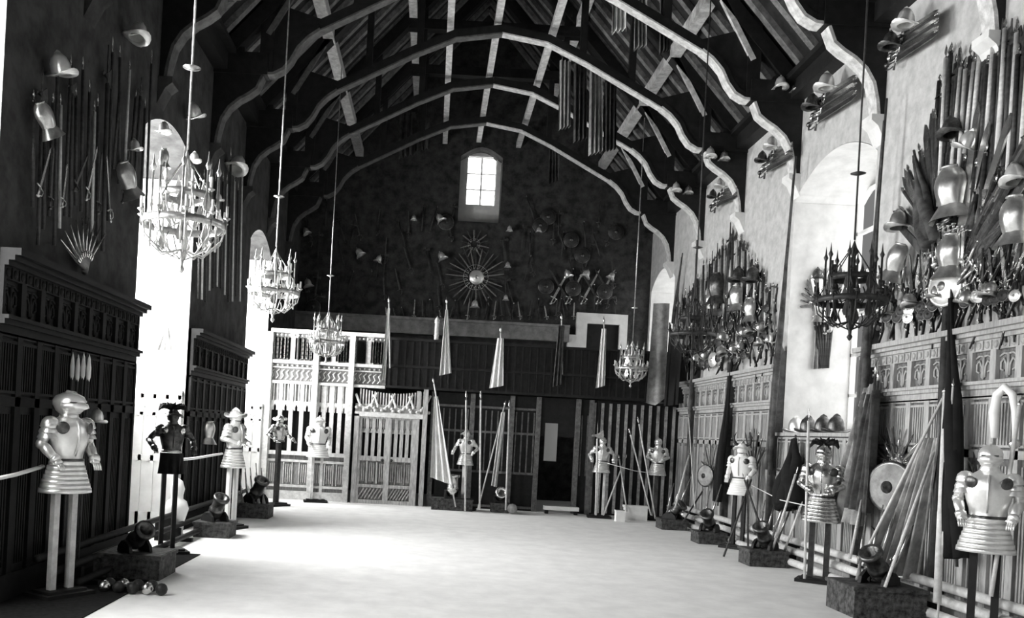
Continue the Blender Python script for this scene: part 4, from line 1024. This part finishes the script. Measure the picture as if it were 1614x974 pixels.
for i in range(8):
    a = -1+i*.28; span(('dark_sword', 'dark_pike')[i % 2], onright(1186, 745, .15), onright(1186+26*math.sin(a), 745-70*math.cos(a), .12), NR, 'dark blade fanned on the panelling behind the white horned armour', 'sword', 'blades behind the horned armour')
for i in range(8):
    a = -1+i*.28; span(('dark_sword', 'sword')[i % 2], onright(1263, 770, .15), onright(1260+24*math.sin(a), 765-50*math.cos(a), .12), NR, 'blade fanned on the panelling left of the black post armour', 'sword', 'blades left of the black post armour')
for i in range(10):
    a = -1.2+i*.27; span(('sword', 'dark_sword')[i % 2], onright(1548, 800, .15), onright(1548+36*math.sin(a), 800-95*math.cos(a), .15), NR, 'blade fanned on the panelling beside the right edge armour', 'sword', 'blades beside the right edge armour')
for i in range(5):
    p, s = cw(1540+R.uniform(-10, 20), 790+i*12, 34, .47, .2); put('pistol', p, NR, 'pistol below the blades beside the right edge armour', 'pistol', 'pistols beside the right edge armour', s, tilt=R.uniform(-2, 2))
# white horseshoe shaped pair of scabbards at the right
hs = thing('curved_white_scabbard', 'white arch shaped belt hung on the panelling above the right edge armour', 'belt', onright(1585, 760, .2))
o_ = onright(1585, 760, .2); pts = [onright(1568, 690, .2), onright(1567, 650, .2), onright(1572, 622, .2), onright(1584, 610, .2), onright(1596, 622, .2), onright(1600, 650, .2), onright(1599, 700, .2)]
MB().tube([q-o_ for q in pts], [.04, .055, .05, .04, .04, .035, .02], 8).build('strap', M['white_paint'], hs); MB().ball(pts[-1]-o_, .06, 8).build('buckle', M['steel'], hs)

for (x, y, Yt, lab) in ((1243, 133, 16.42, 'third truss from the camera'), (1130, 243, 19.36, 'fourth truss from the camera'), (1075, 297, 22.26, 'second truss from the gable')):
    K['white_helmet'].put('small bright helmet on the right hammer beam of the ' + lab, 'helmet', None, frame(at(x, y, Yt)-Vector((.15, 0, .1)), (0, 0, 1), NB, .8))
    K['helmet'].put('small steel helmet beside the bright one, '  + lab, 'helmet', None, frame(at(x, y, Yt)+Vector((.16, 0, -.14)), (0, 0, 1), NB, .7))
for i in range(26):
    x, y = (1082+(i*29) % 132, 530+((i*17) % 44)) if i < 14 else (1395+((i*41) % 205), 478+((i*13) % 22))
    y -= (x-1078)*.08 if i < 14 else (x-1395)*.1
    p, s = cw(x, y, 15 if i < 14 else 24, .33, .26); put('helmet', p, (NR+NB*.4).normalized(), 'small steel pot helmet among the pistols of ' + (G2 if i < 14 else G1), 'helmet', 'pot helmets in the dense trophy' if i < 14 else 'pot helmets in the great trophy', s, tilt=R.uniform(-.5, .5))
# trophies under each truss brace on the right wall
for (x, y, d, lab) in ((1310, 150, 1.0, 'under the second truss brace'), (1222, 240, .7, 'under the third truss brace'), (1140, 300, .55, 'under the fourth truss brace'), (1436, 52, 1.1, 'under the nearest truss brace')):
    for i in range(9):
        span(('dark_sword', 'dark_pike', 'sword')[i % 3], onright(x-34*d+i*2, y+46*d-i*5*d, .15), onright(x+40*d, y-20*d-i*4*d+20, .2), NR, 'slanting weapon in the bundle on the right wall ' + lab, 'weapon', 'bundle of arms ' + lab)
    p, s = cw(x-8*d, y-8*d, 30*d, .33, .3); put('white_helmet', p, (NR+NB*.4).normalized(), 'bright helmet over the bundle of arms ' + lab, 'helmet', None, s)
    p, s = cw(x-30*d, y+22*d, 26*d, .33, .3); put('dark_helmet', p, (NR+NB*.4).normalized(), 'dark helmet left of the arms ' + lab, 'helmet', None, s)

# ---------------------------------------------------------------- trophies, left wall
def PL(x, y, off=.15): return onleft(x, y, off)
def cl(x, y, hpx, base, off=.2):
    p = onleft(x, y, off); return p, hpx*p.y/F/base
for (k, x, y, hpx, base, lab, cat, tl) in (
    ('white_helmet', 98, 122, 40, .33, 'bright helmet highest on the near left wall', 'helmet', .3), ('breast', 78, 205, 48, .52, 'tilted steel breastplate on the near left wall', 'breastplate', .6),
    ('white_helmet', 214, 62, 34, .33, 'bright helmet near the roof above the first left window bay', 'helmet', -.3), ('white_helmet', 258, 210, 20, .33, 'small bright helmet left of the nearest chandelier rod', 'helmet', 0),
    ('white_helmet', 213, 238, 20, .33, 'bright helmet above the white breastplate on the left wall', 'helmet', .2), ('breast', 205, 300, 50, .52, 'white breastplate against the edge of the bright window bay', 'breastplate', .5),
    ('white_helmet', 306, 256, 18, .33, 'small bright helmet right of the nearest chandelier rod', 'helmet', 0), ('white_helmet', 309, 188, 26, .33, 'grey helmet on the pier right of the chandelier rod', 'helmet', .4),
    ('breast', 258, 258, 26, .52, 'small steel breastplate left of the nearest chandelier rod', 'breastplate', .1), ('white_helmet', 370, 268, 30, .33, 'grey helmet on the second left pier', 'helmet', -.5),
    ('white_helmet', 356, 150, 18, .33, 'bright helmet high on the second left pier', 'helmet', 0), ('white_helmet', 345, 318, 14, .33, 'tiny bright helmet beside the nearest chandelier', 'helmet', .2)):
    p, s = cl(x, y, hpx, base); put(k, p, (NL+NB*.5).normalized(), lab, cat, None, s, tilt=tl)
for i in range(9):
    a = -.95+i*.22; span('musket', PL(133, 425, .12), PL(133+46*math.sin(a), 425-82*math.cos(a), .14), NL, 'musket in the fan low on the near left wall', 'musket', 'fan of muskets on the near left wall')
for i in range(22):
    x = 55+i*8.5; span(('dark_pike', 'dark_halberd', 'pike')[i % 3 if i % 2 else 0], PL(x-4, 345+R.uniform(-40, 60)-(0 if x < 170 else 40), .1), PL(x+R.uniform(-3, 8), 105+R.uniform(-50, 60), .1), NL, 'pike standing upright on the near left wall', 'pike', 'pikes on the near left wall')
for i in range(12):
    x = 312+i*6; span(('dark_pike', 'pike')[i % 2], PL(x, 470+R.uniform(-20, 10), .1), PL(x+4, 250+R.uniform(-20, 60), .1), NL, 'pike standing upright on the second left pier', 'pike', 'pikes on the second left pier')
for i in range(8):
    p = PL(60+i*19, 300+R.uniform(-30, 60)); span(('sword', 'dark_sword')[i % 2], p, PL(60+i*19+R.uniform(-22, 22), 240+R.uniform(-10, 20)), NL, 'slanting sword among the pikes on the near left wall', 'sword', 'slanting swords on the near left wall')
for i in range(4):
    p = at(110+i*8.5, 645, 10.3); q = at(115+i*8.7, 558+(i % 2)*3, 10.3); t = thing('spear', 'bright tipped spear rising behind the large white armour', 'spear', (p.x, p.y, .0), 0, 'spears behind the large white armour')
    L = q.z; MB().tube([(0, 0, 0), (q.x-p.x, 0, L-.25)], .012, 6).build('shaft', M['shaft_dark'], t)
    MB().lathe([(.012, -.02), (.026, .03), (.028, .14), (.016, .24), (.001, .30)], 8, 1, .6, Matrix.Translation((q.x-p.x, 0, L-.28))).build('spearhead', M['white_paint'], t)
THICK = 1.0
# shields / small pieces on left panelling
for (k, x, y, hpx, base, lab, cat) in (('breast', 328, 692, 32, .52, 'small white breastplate hanging left of the morion armour', 'breastplate'), ('white_helmet', 152, 668, 26, .33, 'bright helmet hanging on the left panelling behind the large white armour', 'helmet')):
    p, s = cl(x, y, hpx, base, .25); put(k, p, (NL+NB*.5).normalized(), lab, cat, None, s)
cloth('small_tassel_banner', 'small grey pennon hanging on the first bright window jamb', 'pennon', at(262, 515, 15.55), at(266, 515, 15.55), at(248, 552, 15.55), at(280, 552, 15.55), 3, .02, M['grey_cloth'], NB)

# ---------------------------------------------------------------- trophies, gable wall
def PB(x, y, off=.1): return at(x, y, YG-off)
def star(cx, cy, r0, r1, n, lab, grp, ks=('dark_sword', 'sword')):
    for i in range(n):
        a = 2*PI*i/n; span(ks[i % len(ks)], PB(cx+r0*math.sin(a), cy-r0*math.cos(a)), PB(cx+r1*math.sin(a)*R.uniform(.85, 1), cy-r1*math.cos(a)*R.uniform(.85, 1)), NB, lab, 'sword', grp)
star(750, 437, 14, 52, 30, 'sword in the great sunburst below the gable window', 'sunburst of swords')
star(747, 385, 6, 27, 14, 'sword in the small star directly under the gable window', 'small star of swords', ('sword', 'dark_sword'))
put('shield', PB(751, 437, .2), NB, 'round shield at the centre of the great sunburst of swords', 'shield', None, .75)
def sc_(h, base): return h*YG/F/base
for i, (k, x, y, h, base, tl) in enumerate((('white_helmet', 570, 404, 14, .33, .6), ('white_helmet', 595, 414, 12, .33, -.3), ('white_helmet', 699, 410, 14, .33, .5), ('white_helmet', 748, 486, 13, .33, 0),
      ('white_helmet', 897, 438, 13, .33, .4), ('white_helmet', 921, 438, 14, .33, -.4), ('white_helmet', 961, 440, 12, .33, -.5), ('white_helmet', 697, 350, 14, .33, .6), ('white_helmet', 652, 348, 9, .33, 0),
      ('white_helmet', 803, 365, 9, .33, 0), ('white_helmet', 849, 367, 9, .33, 0), ('white_helmet', 800, 422, 9, .33, 0), ('white_helmet', 797, 474, 9, .33, 0), ('white_helmet', 485, 370, 12, .33, .5), ('white_helmet', 487, 453, 14, .33, .3))):
    where = ['upper of the pair far left of the sunburst', 'lower of the pair far left of the sunburst', 'immediately left of the sunburst', 'below the sunburst', 'left of three in the lozenge of swords', 'middle of three in the lozenge of swords', 'right of three in the lozenge of swords', 'left below the gable window',
             'farther left below the gable window', 'right below the gable window', 'farther right below the gable window', 'right of the sunburst', 'below right of the sunburst', 'high over the pale screen', 'low over the pale screen'][i]
    put(k, PB(x, y, .2), NB, 'small bright helmet on the gable wall, ' + where, 'helmet', None, sc_(h, base)*1.1, tilt=tl)
for i in range(4):
    for j in range(2):
        a = (872+i*26, 500-8*j); b = (902+i*22, 430) if j == 0 else (870+i*26-22+22, 428)
        span(('sword', 'dark_sword')[j], PB(880+i*24+(18 if j else -12), 478, .1), PB(880+i*24+(-14 if j else 18), 424, .1), NB, 'crossed sword in the lozenge pattern left of the upper doorway', 'sword', 'lozenge of crossed swords')
for i in range(80):
    x = R.uniform(470, 990); y = R.uniform(325, 485)
    if 715 < x < 795: continue
    if i % 8 == 0:
        put('dark_shield', PB(x, y, .12), NB, 'dark round target spread over the gable wall', 'shield', 'dark targets on the gable wall', .8)
    else: span(('dark_halberd', 'dark_sword', 'dark_pike')[i % 3], PB(x, y+22), PB(x+R.uniform(-14, 14), y-20), NB, 'dark weapon spread over the gable wall', 'weapon', 'dark weapons on the gable wall')
for i in range(22):
    x = 610+i*14; span(('sword', 'dark_sword', 'dark_pike')[i % 3], PB(x, 503), PB(x+R.uniform(-6, 6), 475+R.uniform(-8, 10)), NB, 'short weapon in the row standing on the stone ledge', 'weapon', 'row of weapons on the ledge')

# ---------------------------------------------------------------- banners hung from the roof
for i, (x0_, x1_, y0, y1, Y, mm, lab) in enumerate(((965, 990, -60, 52, 18.0, 'pale_cloth', 'pale pleated banner hanging from the roof left of the brightest brace'), (1000, 1022, -60, 78, 17.6, 'grey_cloth', 'grey pleated banner hanging from the roof beside the pale one'),
        (882, 900, 95, 205, 20.6, 'grey_cloth', 'long narrow banner hanging behind the fourth truss, leftmost of its row'), (905, 925, 100, 225, 20.9, 'mid_cloth', 'long dark banner second in the row behind the fourth truss'),
        (930, 950, 110, 245, 21.2, 'grey_cloth', 'long grey banner third in the row behind the fourth truss'), (953, 972, 130, 240, 21.5, 'mid_cloth', 'long dark banner rightmost in the row behind the fourth truss'),
        (866, 884, 225, 290, 26.5, 'mid_cloth', 'short dark banner hanging right of the gable window'), (1040, 1058, -40, 85, 17.2, 'mid_cloth', 'dark pleated banner right of the grey pleated one under the roof'),
        (630, 655, 175, 250, 26.0, 'mid_cloth', 'dim banner hanging left of the gable window'), (652, 678, 190, 240, 26.2, 'mid_cloth', 'second dim banner hanging left of the gable window'))):
    cloth('roof_banner', lab, 'banner', at(x0_, y0, Y), at(x1_, y0+2, Y), at(x0_-2, y1, Y), at(x1_-1, y1-6, Y), 3.5, .10, M[mm], NB, nx=44)

# ---------------------------------------------------------------- daylight
def area(name, loc, rot, sx_, sy_, power, parent=None):
    l = bpy.data.lights.new(name, 'AREA'); l.shape = 'RECTANGLE'; l.size = sx_; l.size_y = sy_; l.energy = power
    o = bpy.data.objects.new(name, l); C.objects.link(o); o.location = loc; o.rotation_euler = rot
    return o
PW = 1050
for i, (a, b) in enumerate(LW):
    # sky light coming in through each left window (faces +X)
    area('daylight_left', (XL-DEP-.05, (a+b)/2, 4.35), (0, -PI/2, 0), 4.2, b-a-.1, PW*(.75, .8, 1.1, .8)[i])
for i, (a, b) in enumerate(RW):
    area('daylight_right', (XR+DEP+.05, (a+b)/2, 4.6), (0, PI/2, 0), 4.2, b-a-.1, PW*.09)
w = bpy.data.worlds.new('World'); bpy.context.scene.world = w; w.use_nodes = True
w.node_tree.nodes['Background'].inputs[0].default_value = (1, 1, 1, 1); w.node_tree.nodes['Background'].inputs[1].default_value = .15

# ---------------------------------------------------------------- camera and view
cam = bpy.data.cameras.new('camera'); co = bpy.data.objects.new('camera', cam); C.objects.link(co)
cam.sensor_width = 36; cam.lens = 36*F/1614; cam.clip_end = 200; cam.clip_start = .05
cam.shift_x = (807-VX)/1614; cam.shift_y = (VY-487)/1614
mw = Matrix.Translation((0, 0, EYE)) @ Matrix.Rotation(PI/2, 4, 'X') @ Matrix.Rotation(TH, 4, 'Z')
co.matrix_world = mw; co.location = (0, 0, EYE); co.rotation_euler = mw.to_euler()
sc = bpy.context.scene; sc.camera = co
sc.view_settings.view_transform = 'Standard'; sc.view_settings.look = 'None'; sc.view_settings.gamma = 1; sc.view_settings.use_curve_mapping = False
sc.view_settings.exposure = 0.42
sc.cycles.use_denoising = True; sc.cycles.max_bounces = 8; sc.cycles.diffuse_bounces = 3
